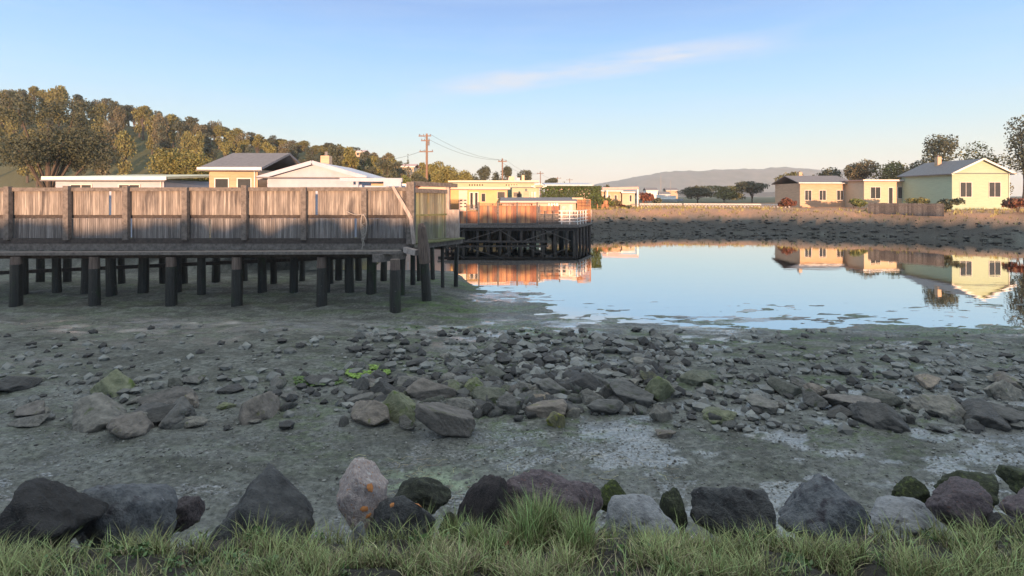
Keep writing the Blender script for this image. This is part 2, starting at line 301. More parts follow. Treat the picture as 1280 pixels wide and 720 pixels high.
# ------------------------------------------------------------------ the ground: one sheet to the horizon
def ground_mat():
    m = bpy.data.materials.new('tidal_mud'); m.use_nodes = True; t = m.node_tree; b = t.nodes['Principled BSDF']; L = t.links.new
    at = N(t, 'ShaderNodeAttribute'); at.attribute_name = 'base'
    tcn = N(t, 'ShaderNodeTexCoord')
    n1 = N(t, 'ShaderNodeTexNoise'); n1.inputs['Scale'].default_value = 13; n1.inputs['Detail'].default_value = 9; n1.inputs['Roughness'].default_value = .7
    L(tcn.outputs['Object'], n1.inputs['Vector'])
    mx = N(t, 'ShaderNodeMix', data_type='RGBA', blend_type='MULTIPLY'); mx.inputs[0].default_value = 1
    rp = N(t, 'ShaderNodeValToRGB'); rp.color_ramp.elements[0].position = .33; rp.color_ramp.elements[1].position = .66
    rp.color_ramp.elements[0].color = (.40,.41,.40,1); rp.color_ramp.elements[1].color = (1.45,1.45,1.45,1)
    L(n1.outputs['Fac'], rp.inputs[0]); L(at.outputs['Color'], mx.inputs[6]); L(rp.outputs[0], mx.inputs[7])
    n3 = N(t, 'ShaderNodeTexNoise'); n3.inputs['Scale'].default_value = 22; n3.inputs['Detail'].default_value = 6
    L(tcn.outputs['Object'], n3.inputs['Vector'])
    rr = M_('SUBTRACT', .95, M_('MULTIPLY', at.outputs['Alpha'], .62, tree=t), tree=t)
    L(M_('ADD', rr, M_('MULTIPLY', M_('SUBTRACT', n3.outputs['Fac'], .5, tree=t), .5, tree=t), clamp=True, tree=t), b.inputs['Roughness'])
    b.inputs['IOR'].default_value = 1.45
    b.inputs['Coat Roughness'].default_value = .07; b.inputs['Coat IOR'].default_value = 1.8
    mpg = N(t, 'ShaderNodeMapping'); mpg.inputs['Scale'].default_value = (20, 36, 20); L(tcn.outputs['Object'], mpg.inputs[0])
    n4 = N(t, 'ShaderNodeTexNoise'); n4.inputs['Scale'].default_value = 1; n4.inputs['Detail'].default_value = 6; n4.inputs['Roughness'].default_value = .65
    L(mpg.outputs[0], n4.inputs['Vector'])
    L(M_('MULTIPLY', M_('SUBTRACT', M_('MULTIPLY', at.outputs['Alpha'], 1.0, tree=t), n4.outputs['Fac'], tree=t), 7, clamp=True, tree=t), b.inputs['Coat Weight'])
    n2 = N(t, 'ShaderNodeTexNoise'); n2.inputs['Scale'].default_value = 34; n2.inputs['Detail'].default_value = 9; n2.inputs['Roughness'].default_value = .72
    L(tcn.outputs['Object'], n2.inputs['Vector'])
    bp = N(t, 'ShaderNodeBump'); bp.inputs['Strength'].default_value = 1; bp.inputs['Distance'].default_value = .03
    L(n2.outputs['Fac'], bp.inputs['Height']); L(bp.outputs[0], b.inputs['Normal'])
    painted_sheen = N(t, 'ShaderNodeMix', data_type='RGBA'); painted_sheen.inputs[7].default_value = (.42,.43,.43,1)  # pale grey where the mud is wet: sheen painted into the base colour
    L(M_('MULTIPLY', M_('MULTIPLY', M_('SUBTRACT', at.outputs['Alpha'], n4.outputs['Fac'], tree=t), 5, clamp=True, tree=t), .42, tree=t), painted_sheen.inputs[0])
    L(mx.outputs[2], painted_sheen.inputs[6]); L(painted_sheen.outputs[2], b.inputs['Base Color'])
    bc = N(t, 'ShaderNodeBump'); bc.inputs['Strength'].default_value = .35; bc.inputs['Distance'].default_value = .02; L(n2.outputs['Fac'], bc.inputs['Height']); L(bc.outputs[0], b.inputs['Coat Normal'])
    return m
m_ground = ground_mat()
def mixc(a, c, f): return a*(1-f[..., None]) + np.array(c)*f[..., None]
def ground_cols(x, y, z):
    n1 = fbm(x*.6, y*1.1, 5, 61); n2 = fbm(x*2.2, y*3.6, 5, 71); n3 = fbm(x*.25, y*.4, 4, 81); n4 = fbm(x*5, y*7, 4, 88)
    n5 = fbm(x*12, y*17, 4, 95)
    col = np.zeros(x.shape+(3,)) + np.array((.150,.158,.142))
    col = mixc(col, (.100,.104,.090), ss(.44, .58, n2))
    col = mixc(col, (.085,.115,.055), ss(.45, .56, n1)*ss(.40, .55, n4)*ss(27, 21, y)*ss(5.5, 8, y)*.8*(1-.6*ss(-2.5,-5,x)))         # algae film
    col = mixc(col, (.060,.100,.032), ss(.49, .56, fbm(x*.6+9, y*1.6, 5, 62))*ss(12, 14.5, y)*ss(27, 23, y)*.9*(1-.65*ss(-3,-6,x)))
    col = mixc(col, (.050,.052,.048), ss(.54, .60, fbm(x*1.7+3, y*3.4, 5, 64))*ss(10, 13, y)*.7)
    col = mixc(col, (.060,.062,.056), ss(.52, .60, n5)*.55)
    col = mixc(col, (.30,.31,.315), ss(.50, .60, n5+.15*(n4-.5))*ss(.46,.58,fbm(x*.9, y*1.5, 3, 66))*ss(10.2, 8.6, y)*(.10+.18*ss(-.5, 1.2, x)))  # whitish wet glints of the near mud, painted into its colour
    col = mixc(col, (.30,.38,.25), np.exp(-(((x+1.0)/.55)**2+((y-6.0)/.42)**2))*ss(.42,.55,n4)*.9)
    wet = .14 + .40*ss(.42, .58, n3)*ss(.4,.6,n2) + .36*ss(12, 15, y); wet = np.where(y < 9.5, np.maximum(wet, .27+.34*ss(.42,.56,fbm(x*1.6, y*2.4, 5, 68))*(.55+.45*ss(-.8,.8,x))), wet)
    wet = wet*(1-.6*ss(-.8, -2.2, x)*ss(14, 17, y))
    # rocky point: dark soil
    pt = ss(.78, 1.1, z)*(y < 6.5)
    col = mixc(col, (.045,.040,.032), pt); wet = wet*(1-.8*pt)
    # banks
    b = ss(.9, 1.5, z)*(y > 20); wet = wet*(1-b)*ss(30, 24, y)
    lo = ss(44, 48, y)*(1-b)
    col = mixc(col, (.050,.046,.040), lo*ss(-.4, .2, z))
    col = mixc(col, (.48,.25,.14), b*(x > -2)*ss(.95, 1.7, z+(n2-.5)*.6)*(1-ss(18, 23, x-.1*y)*0)); col = mixc(col, (.16,.14,.07), b*(x <= -2))
    far = ss(90, 140, y); col = mixc(col, (.06,.07,.03), far)
    return col, np.clip(wet, 0, 1)
nr, nc = 770, 600
yr = np.concatenate([np.linspace(-6, 1.5, 40, endpoint=False), 1.5*np.power(26/1.5, np.linspace(0, 1, 530, endpoint=False)), 26*np.power(4000/26, np.linspace(0, 1, 200))])
tt = np.linspace(-1, 1, nc); tt = np.sign(tt)*np.power(np.abs(tt), 1.15)
YY = np.repeat(yr[:, None], nc, 1); XX = tt[None, :]*(np.maximum(YY, 0)*1.35+7)
ZZ = ground(XX, YY); cc, wt = ground_cols(XX, YY, ZZ)
tag(grid_mesh('ground', XX, YY, ZZ, m_ground, cc, wt), kind='structure')
def gz(x, y):
    i = min(max(int(np.searchsorted(yr, y))-1, 0), nr-2); fy = (y-yr[i])/(yr[i+1]-yr[i])
    def row(r):
        u = x/(max(yr[r], 0)*1.35+7); u = math.copysign(abs(u)**(1/1.15), u); u = (min(max(u,-1),1)+1)/2*(nc-1)
        c = min(int(u), nc-2); f = u-c
        # column spacing follows the power law, so blend by real x
        xa, xb2 = XX[r,c], XX[r,c+1]; f = min(max((x-xa)/(xb2-xa), 0), 1)
        return ZZ[r,c]*(1-f)+ZZ[r,c+1]*f
    return float(row(i)*(1-fy)+row(i+1)*fy)
yb = np.linspace(-140, -5.9, 90); xb = np.linspace(-160, 160, 160); XB, YB = np.meshgrid(xb, yb); ZB = ground(XB, YB)-.01
cb, wb = ground_cols(XB, YB, ZB)
tag(grid_mesh('embankment', XB, YB, ZB, m_ground, cb, wb*.2), kind='structure')
# water
mw = bpy.data.materials.new('calm_water'); mw.use_nodes = True; t = mw.node_tree; b = t.nodes['Principled BSDF']
b.inputs['Base Color'].default_value = (.62,.64,.61,1); b.inputs['Roughness'].default_value = .015; b.inputs['IOR'].default_value = 1.6; b.inputs['Metallic'].default_value = 1
nw = N(t, 'ShaderNodeTexNoise'); nw.inputs['Scale'].default_value = 1.1; nw.inputs['Detail'].default_value = 3
mpw = N(t, 'ShaderNodeMapping'); mpw.inputs['Scale'].default_value = (.5, 1.6, 1); tw = N(t, 'ShaderNodeTexCoord')
t.links.new(tw.outputs['Object'], mpw.inputs[0]); t.links.new(mpw.outputs[0], nw.inputs['Vector'])
bw = N(t, 'ShaderNodeBump'); bw.inputs['Strength'].default_value = .11; bw.inputs['Distance'].default_value = .02
t.links.new(nw.outputs['Fac'], bw.inputs['Height']); t.links.new(bw.outputs[0], b.inputs['Normal'])
o = MB().add([(-3000,8,0),(3000,8,0),(3000,3000,0),(-3000,3000,0)], [(0,1,2,3)]).build('water', mw); tag(o, kind='structure')
# distant hazy ridge
xr = np.linspace(-200, 1400, 220); yr2 = np.linspace(1500, 2300, 40); XR, YR = np.meshgrid(xr, yr2)
pxr = XR/1650*640+640
crest = np.interp(pxr, [600, 690, 712, 740, 755, 790, 815, 842, 900, 1000, 1100, 1200], [0, 6, 20, 34, 46, 60, 76, 84, 92, 100, 90, 60])
ZR = crest*np.exp(-((YR-1750)/190.)**2)*(1+.16*(fbm(XR*.02, YR*.02, 5, 13)-.5)) + (fbm(XR*.05, YR*.05, 4, 14)-.5)*6
o = grid_mesh('distant_ridge', XR, YR, ZR, m_hill); tag(o, kind='structure')

# the air that fades the ridge: one closed box of thin haze, sky outside
hz_ = MB().box((-1700, -160, -3), (2300, 2450, 125)).build('haze', bpy.data.materials.new('thin_haze')); hm = hz_.data.materials[0]; hm.use_nodes = True
hm.node_tree.nodes.remove(hm.node_tree.nodes['Principled BSDF']); pv = hm.node_tree.nodes.new('ShaderNodeVolumePrincipled')
pv.inputs['Color'].default_value = (.84,.92,1.0,1); pv.inputs['Density'].default_value = HAZE; pv.inputs['Anisotropy'].default_value = 0
hm.node_tree.links.new(pv.outputs[0], hm.node_tree.nodes['Material Output'].inputs['Volume']); tag(hz_, kind='stuff', label='thin pale evening haze'); hz_['category']='haze'

# ------------------------------------------------------------------ foliage
def leaves(blobs, n, size, shell=.55):
    """blobs: (cx,cy,cz,rx,ry,rz).  Many small leaf sprays spread through the volume."""
    vol = np.array([b[3]*b[4]*b[5] for b in blobs])**.7; pr = vol/vol.sum()
    w = rng.choice(len(blobs), n, p=pr); B = np.array(blobs)[w]
    d = rng.normal(size=(n,3)); d /= np.linalg.norm(d, axis=1)[:,None]
    r = shell + (1-shell)*rng.random(n)**.6; r *= 1+.22*(rng.random(n)-.3)
    c = B[:,:3] + d*r[:,None]*B[:,3:]
    u = rng.normal(size=(n,3)); u /= np.linalg.norm(u,axis=1)[:,None]; v = np.cross(u, rng.normal(size=(n,3))); v /= np.linalg.norm(v,axis=1)[:,None]
    s = size*(.5+rng.random(n))[:,None]
    P = np.stack([c-u*s, c+v*s*.55, c+u*s, c-v*s*.55], 1).reshape(-1,3)
    mb = MB(); mb.v = [tuple(p) for p in P]; mb.f = [(4*i,4*i+1,4*i+2,4*i+3) for i in range(n)]
    return mb
def tree(name, x, y, z, h, w, label, cat, m, group=None, n=900, leaf=.25, form='round', lean=0, trunk=.16):
    t = thing(name, (x, y, z), label, cat, group)
    mb = MB(); r0 = .035*h
    th = h*trunk
    mb.tube([(x,y,z-.5),(x+lean*.3,y,z+th*.6),(x+lean,y,z+th*1.2),(x+lean*1.1,y,z+h*.75)], [r0*1.2, r0*.9, r0*.65, r0*.2], 8)
    blobs = []
    nb = {'round':11, 'pine':9, 'tall':7, 'flat':8, 'fir':7}[form]
    for i in range(nb):
        a = random.uniform(0, 6.28); rr = random.uniform(.15, .62)*w/2
        if form == 'fir':
            f = i/(nb-1); blobs.append((x+lean, y, z+th+(h-th)*f*.95, w/2*(1.05-f), w/2*(1.05-f), h*.09)); continue
        if form == 'flat': zz = z+h*random.uniform(.66,.92); rz = h*.10; rx = w*random.uniform(.18,.30)
        elif form == 'tall': zz = z+h*random.uniform(.4,.9); rz = h*.16; rx = w*random.uniform(.2,.34); rr *= .7
        elif form == 'pine': zz = z+h*random.uniform(.45,.93); rz = h*.11; rx = w*random.uniform(.18,.30)
        else: zz = z+h*random.uniform(.26,.82); rz = h*random.uniform(.12,.22); rx = w*random.uniform(.15,.30)
        cx = x+lean+rr*math.cos(a); cy = y+rr*math.sin(a); blobs.append((cx, cy, zz, rx, rx, rz))
        mb.tube([(x+lean*.8,y,z+th+random.uniform(0,.2)*h),(cx,cy,zz)], [r0*.4, r0*.12], 5)
    mb.build('trunk', m_bark, t)
    leaves(blobs, n, leaf, .35).build('crown', m, t)
    return t
def copy_tree(o, loc, s, rz, label=None):
    c = o.copy(); C.objects.link(c); c.location = loc; c.scale = (s[0], s[0], s[1]); c.rotation_euler = (0,0,rz)
    if label: c['label'] = label
    for ch in o.children:
        d = ch.copy(); C.objects.link(d); d.parent = c
    return c

# ------------------------------------------------------------------ piers: built from the small pier's own measures, s = size
def pier(s, tx, ty, tz, mats, words, left_end, pile_bottom):
    bd, bdg, wd, wdd, wl, ms, pl, plu, rp = mats
    ky = ty/19
    T = lambda p: Vector((p[0]*s+tx, p[1]*ky, p[2]*s+tz))
    Q = lambda px, py, d: T(pw(px, py, d))
    q2 = lambda px, d: (X(px,d)*s+tx, d*ky)
    zt = lambda py, d=19: Z(py, d)*s+tz
    D, DE = 19, 21.4
    # deck and piles
    pr = thing('pier', Q(478, 303, 19.5), words['pier'], 'pier')
    MB().beam(Q(left_end,309,18.93), Q(517,307,18.93), .16*s, .26*s).build('front_beam', wd, pr)
    MB().beam(Q(left_end,317,18.0), Q(500,315,17.6), .5*s, .10*s).build('landing_plank', wd, pr)
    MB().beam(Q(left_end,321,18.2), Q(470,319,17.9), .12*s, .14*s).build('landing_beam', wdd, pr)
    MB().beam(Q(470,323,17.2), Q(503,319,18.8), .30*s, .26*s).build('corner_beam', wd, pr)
    MB().beam(Q(506,312,18.7), Q(521,316,18.5), .22*s, .2*s).build('beam_end', wl, pr)
    dk = MB()
    z = zt(303.5)
    x0, y0 = q2(left_end, 19); x1, y1 = q2(516, 19); x2, y2 = q2(576, 21.4)
    for i in range(14):
        f0 = i/14; f1 = (i+.93)/14
        yy0 = y1+(y2-y1)*f0; yy1 = y1+(y2-y1)*f1; xr_ = x1+(x2-x1)*f0+.12*s
        dk.box((x0, yy0, z-.05*s), (xr_, yy1, z+random.uniform(0,.012)*s))
    dk.build('deck', ms, pr)
    ed = MB(); ed.beam(Q(524,308,19.0), Q(577,301,21.4), .10*s, .20*s); ed.build('edge_beam', wd, pr)
    ed = MB(); ed.beam(Q(519,304.5,18.8), Q(577,297.6,21.3), .34*s, .05*s); ed.build('edge_plank', ms, pr)
    bl = MB()
    for px, d in ((532,19.3),(545,19.9),(556,20.4),(568,21.0)): bl.beam(Q(px,306,d), Q(px+3,306,d+1.2), .16*s, .2*s)
    bl.build('joist_end', wdd, pr)
    zb = pile_bottom
    def pile(px, d, w, top, m, split=None):
        x, y = q2(px, d); zz = zt(top, d); r = w/2*s*d/640*.92
        lx = random.uniform(-.07,.07); 
        if split:
            zs = zt(split, d)
            a = MB().tube([(x,y,zb),(x,y,(zb+zs)/2),(x,y,zs)], [r*1.15, r*1.05, r], 14, wob=.08).build('piling', pl, pr)
            MB().tube([(x,y,zs),(x,y,zz)], [r*.97, r*.93], 14, wob=.05).build('pile_head', plu, a)
        else: MB().tube([(x+lx,y,zb),(x+lx*.4,y,(zb+zz)/2),(x,y,zz)], [r*1.1, r, r*.95], 12, wob=.09).build('piling', m, pr)
    pile(494, 16.9, 14, 324, pl, 337); pile(465, 19.6, 13, 312, pl); pile(503, 19.6, 9.5, 312, pl)
    if left_end < 300:
        for px in range(left_end+12, 430, 37):
            pile(px+random.uniform(-6,6), 19.7+random.uniform(-.3,.3), random.uniform(10,13), 312, pl)
            pile(px+15+random.uniform(-8,8), 21.9+random.uniform(-.4,.4), random.uniform(7,10), 312, pl)
        for px in (402, 296, 214, 118, 20): pile(px, 17.7, 13, 321, pl, 334+random.uniform(-4,6))
    for px, d, w_, tp in ((516,21.5,7,312),(523,22.5,6,312),(553,20.9,5,303),(571,21.6,6,300),(540,23,6,308),(448,22.5,9,312),(480,22.5,9,312),(436,19.8,12,312),(424,22.4,10,312)):
        if px > left_end or s > 1.5: pile(px, d, w_, tp, pl)
    br = MB(); br.beam(Q(left_end, 345, 20.4), Q(508, 318, 20.4), .10*s, .14*s); br.build('cross_brace', wdd, pr)
    # fence
    fn = thing('board_fence', Q(478, 303, 19), words['fence'], 'fence')
    MB().boards(q2(left_end,19), q2(509,19), zt(268.5), zt(238), .085*s, .025*s, .006*s, .01*s, .006*s).build('upper_panel', bd, fn)
    MB().boards(q2(left_end,19.02), q2(509,19.02), zt(298), zt(273), .075*s, .025*s, .008*s, .012*s, .006*s).build('lower_panel', m_boardlo, fn)
    MB().beam(Q(left_end,237,18.95), Q(509,236.3,18.95), .12*s, .14*s).build('top_rail', wd, fn)
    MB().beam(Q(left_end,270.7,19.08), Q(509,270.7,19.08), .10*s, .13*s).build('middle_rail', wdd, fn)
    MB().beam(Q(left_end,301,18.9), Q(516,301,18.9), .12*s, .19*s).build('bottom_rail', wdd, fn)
    MB().boards(q2(516.5,19.15), q2(557.5,21.1), zt(268.5), zt(239.5), .085*s, .025*s, .006*s, .01*s, .006*s, z0b=zt(267,21.1), z1b=zt(241,21.1)).build('upper_panel', bdg, fn)
    MB().boards(q2(516.5,19.17), q2(557.5,21.12), zt(301), zt(270), .085*s, .025*s, .006*s, .012*s, .006*s, z0b=zt(296.5,21.1), z1b=zt(268.5,21.1)).build('lower_panel', bdg, fn)
    MB().beam(Q(515,229,18.98), Q(571,232,21.6), .08*s, .16*s).build('top_rail', wd, fn)
    MB().beam(Q(516,238,19.0), Q(558,239.5,21.0), .09*s, .16*s).build('top_rail', wd, fn)
    MB().beam(Q(517,269.2,19.08), Q(558,268,21.0), .05*s, .07*s).build('middle_rail', ms, fn)
    for px, d, w_, a, b_, m in tuple((q, 18.84, 6.5, 234+random.uniform(-3,2), 300, wd) for q in range(380, left_end, -74))+((455.5,18.84,6.5,236,300,wd),(513.5,18.86,9.5,227.5,305,wd),(508.8,18.93,3,236,300,wdd),(559.5,21.18,4.5,234,298,wl)):
        x, y = q2(px, d); ww = w_*s*d/640
        MB().beam((x,y,zt(b_,d)), (x,y,zt(a,d)), ww, ww*.9, up=(0,1,0)).build('post', m, fn)
    a = Q(491,233,18.72); b_ = Q(513.5,272,18.70); c = Q(517.5,305,18.66)
    mb = MB(); mb.beam(a, b_, .10*s, .045*s, up=(0,1,0), w2=.13*s); mb.beam(b_, c, .13*s, .045*s, up=(0,1,0)); mb.build('diagonal_brace', wl, fn)
    x, y = q2(568, 21.3); MB().box((x-.20*s,y-.12*s,zt(297.5,21.3)), (x+.20*s,y+.14*s,zt(262,21.3))).build('end_box_post', wl, fn)
    # leaning mooring pile
    base = q2(534.5, 18.6); tp_ = Q(527, 280, 18.3); mid = Q(531, 328, 18.45); r = 6.3*s*18.5/640
    mp_ = thing('mooring_pile', (base[0], base[1], max(zb,0)), words['pile'], 'mooring pile')
    MB().tube([(base[0],base[1],zb),((base[0]+mid.x)/2,(base[1]+mid.y)/2,(zb+mid.z)/2), mid], [r*.95, r*.95, r*.9], 16, wob=.04).build('wet_shaft', pl, mp_)
    mb = MB(); up_ = (tp_-mid)
    mb.tube([mid-up_*.01, mid+up_*.3, mid+up_*.65, tp_-up_*.08, tp_+Vector((-.03*s,0,.02*s))], [r*1.08, r*1.12, r*.98, r*.85, r*.5], 18, wob=.09)
    mb.build('dry_shaft', plu, mp_)
    # rope hung over the post
    mb = MB(); x, y = q2(454.5, 18.7)
    z0 = zt(268)
    rr = .013*s
    for k in range(5):
        pts = []; ph = random.uniform(-.4,.4); dd = random.uniform(.55, 1.0)
        for i in range(25):
            a = i/24*2*math.pi
            pts.append((x+s*(.10+.03*k*.3)*math.sin(a)*(1 if i<12 else .7)+s*.02*ph, y-.04*s-.012*s*k-.02*s*math.cos(a*2), z0-s*dd*(1-math.cos(a))*.5+s*.012*math.sin(3*a+k)))
        mb.tube(pts, [rr]*25, 6)
    for k in range(3):
        pts = [(x+s*(.06*math.cos(i*.9+k*2)), y-.07*s+s*.03*math.sin(i*.9+k), z0-s*(.30+.018*i+.10*k)) for i in range(14)]
        mb.tube(pts, [rr]*14, 6)
    for k in range(2):
        pts = [(x+s*(-.03+.05*k+.015*math.sin(i)), y-.06*s, z0-s*(.6+.06*i)) for i in range(10 if k else 12)]
        mb.tube(pts, [rr]*len(pts), 6)
    pts = [(x-s*(.05+.05*i), y-.05*s, z0+s*(.02-.05*math.sin(i/9*3.14)+.006*i)) for i in range(12)]
    mb.tube(pts, [rr]*12, 6)
    tag(mb.build('rope', rp, org=(x, y, z0)), words['rope'], 'rope')
pier(1.0, 0, 19, 0, (m_board, m_boardg, m_wood, m_woodd, m_woodl, m_moss, m_pile, m_pileup, m_rope),
     dict(pier='grey timber pier on dark piles over the mud, in front of the yellow house', fence='weathered grey board fence with a greenish side panel on the front pier',
          pile='ragged brown mooring pile leaning beside the front pier fence corner', rope='pale rope looped over the fence post nearest the mooring pile'), -90, -.4)
def rbox(mb, o, yaw, x0, x1, y0, y1, z0, z1):
    c, s_ = math.cos(yaw), math.sin(yaw)
    P = [(o[0]+x*c-y*s_, o[1]+x*s_+y*c, z) for z in (z0,z1) for x,y in ((x0,y0),(x1,y0),(x1,y1),(x0,y1))]
    return mb.add(P, [(0,3,2,1),(4,5,6,7),(0,1,5,4),(1,2,6,5),(2,3,7,6),(3,0,4,7)])
# ------------------------------------------------------------------ the long deck over the water with its fences
D = 42.7
dk = thing('waterfront_deck', (0, 46, 1.6), 'long dark timber deck on many piles over the water, in the middle', 'deck')
zd = Z(280.5, D)
mb = MB()
for k in range(44): mb.box((-5.6, D+k*.2, zd-.05), (5.47+min(k*.2,5)*.42, D+k*.2+.19, zd+random.uniform(0,.01)))
mb.build('deck_boards', m_wood, dk)
MB().beam((-6.2,D-.05,zd-.16), (5.5,D-.05,zd-.16), .12, .22).build('edge_beam', m_wood, dk)
MB().beam((5.5,D,zd-.16), (7.2,D+4.3,zd-.16), .12, .22).build('edge_beam', m_wood, dk)
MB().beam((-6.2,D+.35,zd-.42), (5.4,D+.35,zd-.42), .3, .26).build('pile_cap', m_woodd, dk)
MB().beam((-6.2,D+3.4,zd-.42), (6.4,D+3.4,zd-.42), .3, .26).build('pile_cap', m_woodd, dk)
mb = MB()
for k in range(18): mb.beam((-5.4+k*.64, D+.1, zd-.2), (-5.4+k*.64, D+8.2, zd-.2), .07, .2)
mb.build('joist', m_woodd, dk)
for r_, yy in enumerate((D+.35, D+2.4, D+4.6, D+7.6)):
    for k in range(13):
        xx = -5.9+k*.93+random.uniform(-.25,.25)+.2*r_
        if r_ == 0 and k in (1,): xx += .2
        rr = random.uniform(.11,.19)
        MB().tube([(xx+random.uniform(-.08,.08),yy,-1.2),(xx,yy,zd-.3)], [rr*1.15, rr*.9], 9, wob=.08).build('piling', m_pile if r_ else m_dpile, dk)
for k in range(5):
    yy = D+1.0*k+.5; xx = 5.45+.42*k
    MB().tube([(xx+.06,yy,-1.2),(xx,yy,zd-.25)], [.15,.12], 9, wob=.08).build('piling', m_woodd, dk)
for a, b_, y_ in ((-3.9,-.6,D+.14),(.4,-1.2,D+.16),(1.0,3.9,D+.14),(4.9,2.4,D+.17),(-5.6,-3.9,D+.15)):
    MB().beam((a,y_,.25), (b_,y_,zd-.35), .05, .14, up=(0,1,0)).build('cross_brace', m_wood, dk)
MB().beam((-5.8,D+.1,.22), (3.0,D+.1,.18), .10, .16).build('low_stringer', m_woodd, dk)
# tall orange fence
fz0 = zd+.03
fn = thing('cedar_fence', (X(635,D), D, fz0), 'tall orange cedar board fence with grey posts on the long deck', 'fence')
pxs = [598.5, 622.5, 646.5, 671.5]
for a, b_ in zip(pxs[:-1], pxs[1:]):
    MB().boards((X(a+1,D), D+.02), (X(b_-1,D), D+.02), fz0+.08, Z(257.5,D), .14, .025, .006, .01).build('board_panel', m_orange, fn)
    mb = MB(); mb.beam((X(a+1,D),D-.01,Z(254.2,D)), (X(b_-1,D),D-.01,Z(254.2,D)), .09, .05); mb.beam((X(a+1,D),D-.01,Z(257.3,D)), (X(b_-1,D),D-.01,Z(257.3,D)), .09, .05)
    for k in range(12): xx = X(a+1,D)+(X(b_-1,D)-X(a+1,D))*k/11; mb.beam((xx,D,Z(257.3,D)), (xx,D,Z(254.2,D)), .03, .02, up=(0,1,0))
    mb.build('lattice_top', m_orange, fn)
for p_ in pxs: MB().beam((X(p_,D),D-.03,fz0-.3), (X(p_,D),D-.03,Z(252.6,D)), .14, .14, up=(0,1,0)).build('post', m_wood, fn)
MB().beam((X(598,D),D-.02,fz0+.04), (X(672,D),D-.02,fz0+.04), .1, .09).build('bottom_rail', m_wood, fn)
fn = thing('low_lattice_fence', (X(587,D), D+1.2, fz0), 'short brown fence with a lattice top left of the tall cedar fence', 'fence')
D2 = D+1.2
MB().boards((X(566,D2),D2), (X(597,D2),D2), fz0, Z(264,D2), .14, .025, .006, .01).build('board_panel', m_orange, fn)
mb = MB()
for k in range(9):
    a = X(584,D2)+k*.10; mb.beam((a,D2,Z(264,D2)), (a,D2,Z(255.5,D2)), .03, .02, up=(0,1,0))
for k in range(5): zz = Z(264,D2)+k*.13; mb.beam((X(584,D2),D2-.02,zz), (X(597,D2),D2-.02,zz), .02, .03)
mb.build('lattice_top', m_wood, fn)
MB().beam((X(583.5,D2),D2-.02,fz0-.1), (X(583.5,D2),D2-.02,Z(255,D2)), .1, .1, up=(0,1,0)).build('post', m_wood, fn)
fn = thing('cedar_screen', (X(687,D), D+.8, fz0), 'orange board screen with horizontal lower boards right of the tall cedar fence', 'fence')
D3 = D+.8
MB().boards((X(675,D3),D3), (X(699,D3),D3), Z(267,D3), Z(257.5,D3), .14, .025, .006, .01).build('upper_panel', m_orange, fn)
mb = MB()
for k in range(5): zz = fz0+.06+k*.17; mb.beam((X(675,D3),D3,zz), (X(699,D3),D3,zz), .025, .15)
mb.build('lower_panel', m_wood, fn)
for p_ in (674.5, 699.5): MB().beam((X(p_,D3),D3-.03,fz0-.1), (X(p_,D3),D3-.03,Z(256,D3)), .1, .1, up=(0,1,0)).build('post', m_wood, fn)
# white railing
rl = thing('white_railing', (X(712,D), D, fz0), 'white painted wooden railing round the corner of the long deck', 'railing')
cA = (X(672.5,D), D+.05); cB = (X(722,D), D+.05); cC = (X(738.5,D+4.3), D+4.3)
def lerp(a, b, t): return tuple(a[i]+(b[i]-a[i])*t for i in range(len(a)))
for k in range(6):
    p = lerp(cA, cB, k/5); MB().beam((*p, fz0-.25), (*p, Z(264,D)), .08, .08, up=(0,1,0)).build('post', m_white if k > 2 else m_wood, rl)
for k in range(1, 6):
    p = lerp(cB, cC, k/5); MB().beam((*p, fz0-.25), (*p, Z(264,D)), .08, .08, up=(0,1,0)).build('post', m_white, rl)
for zz in (Z(264,D)+.02, Z(268.5,D), Z(273,D), Z(277,D)):
    a3 = lerp(cA, cB, .52)
    MB().beam((*a3, zz), (*cB, zz), .05, .07).build('rail', m_white, rl); MB().beam((*cB, zz), (*cC, zz), .05, .07).build('rail', m_white, rl)
    MB().beam((*cA, zz), (*a3, zz), .05, .05).build('rail', m_wood, rl)
ls = thing('lattice_screen', (X(731,D+3.5), D+3.5, fz0), 'brown privacy lattice screen behind the white deck railing', 'screen')
d_ = D+3.2
mb = MB()
for k in range(13): xx = X(722,d_)+k*.092; mb.beam((xx,d_,fz0), (xx,d_,Z(250.5,d_)), .045, .02, up=(0,1,0))
for k in range(16): zz = fz0+.05+k*.13; mb.beam((X(722,d_),d_-.025,zz), (X(738,d_),d_-.025,zz), .02, .05)
mb.build('slats', m_orange, ls)
mb = MB(); mb.beam((X(722,d_),d_,fz0), (X(722,d_),d_,Z(249.5,d_)), .08, .08, up=(0,1,0)); mb.beam((X(738,d_),d_,fz0), (X(738,d_),d_,Z(249.5,d_)), .08, .08, up=(0,1,0)); mb.beam((X(722,d_),d_,Z(249.6,d_)), (X(738,d_),d_,Z(249.6,d_)), .08, .08)
mb.build('frame', m_orange, ls)

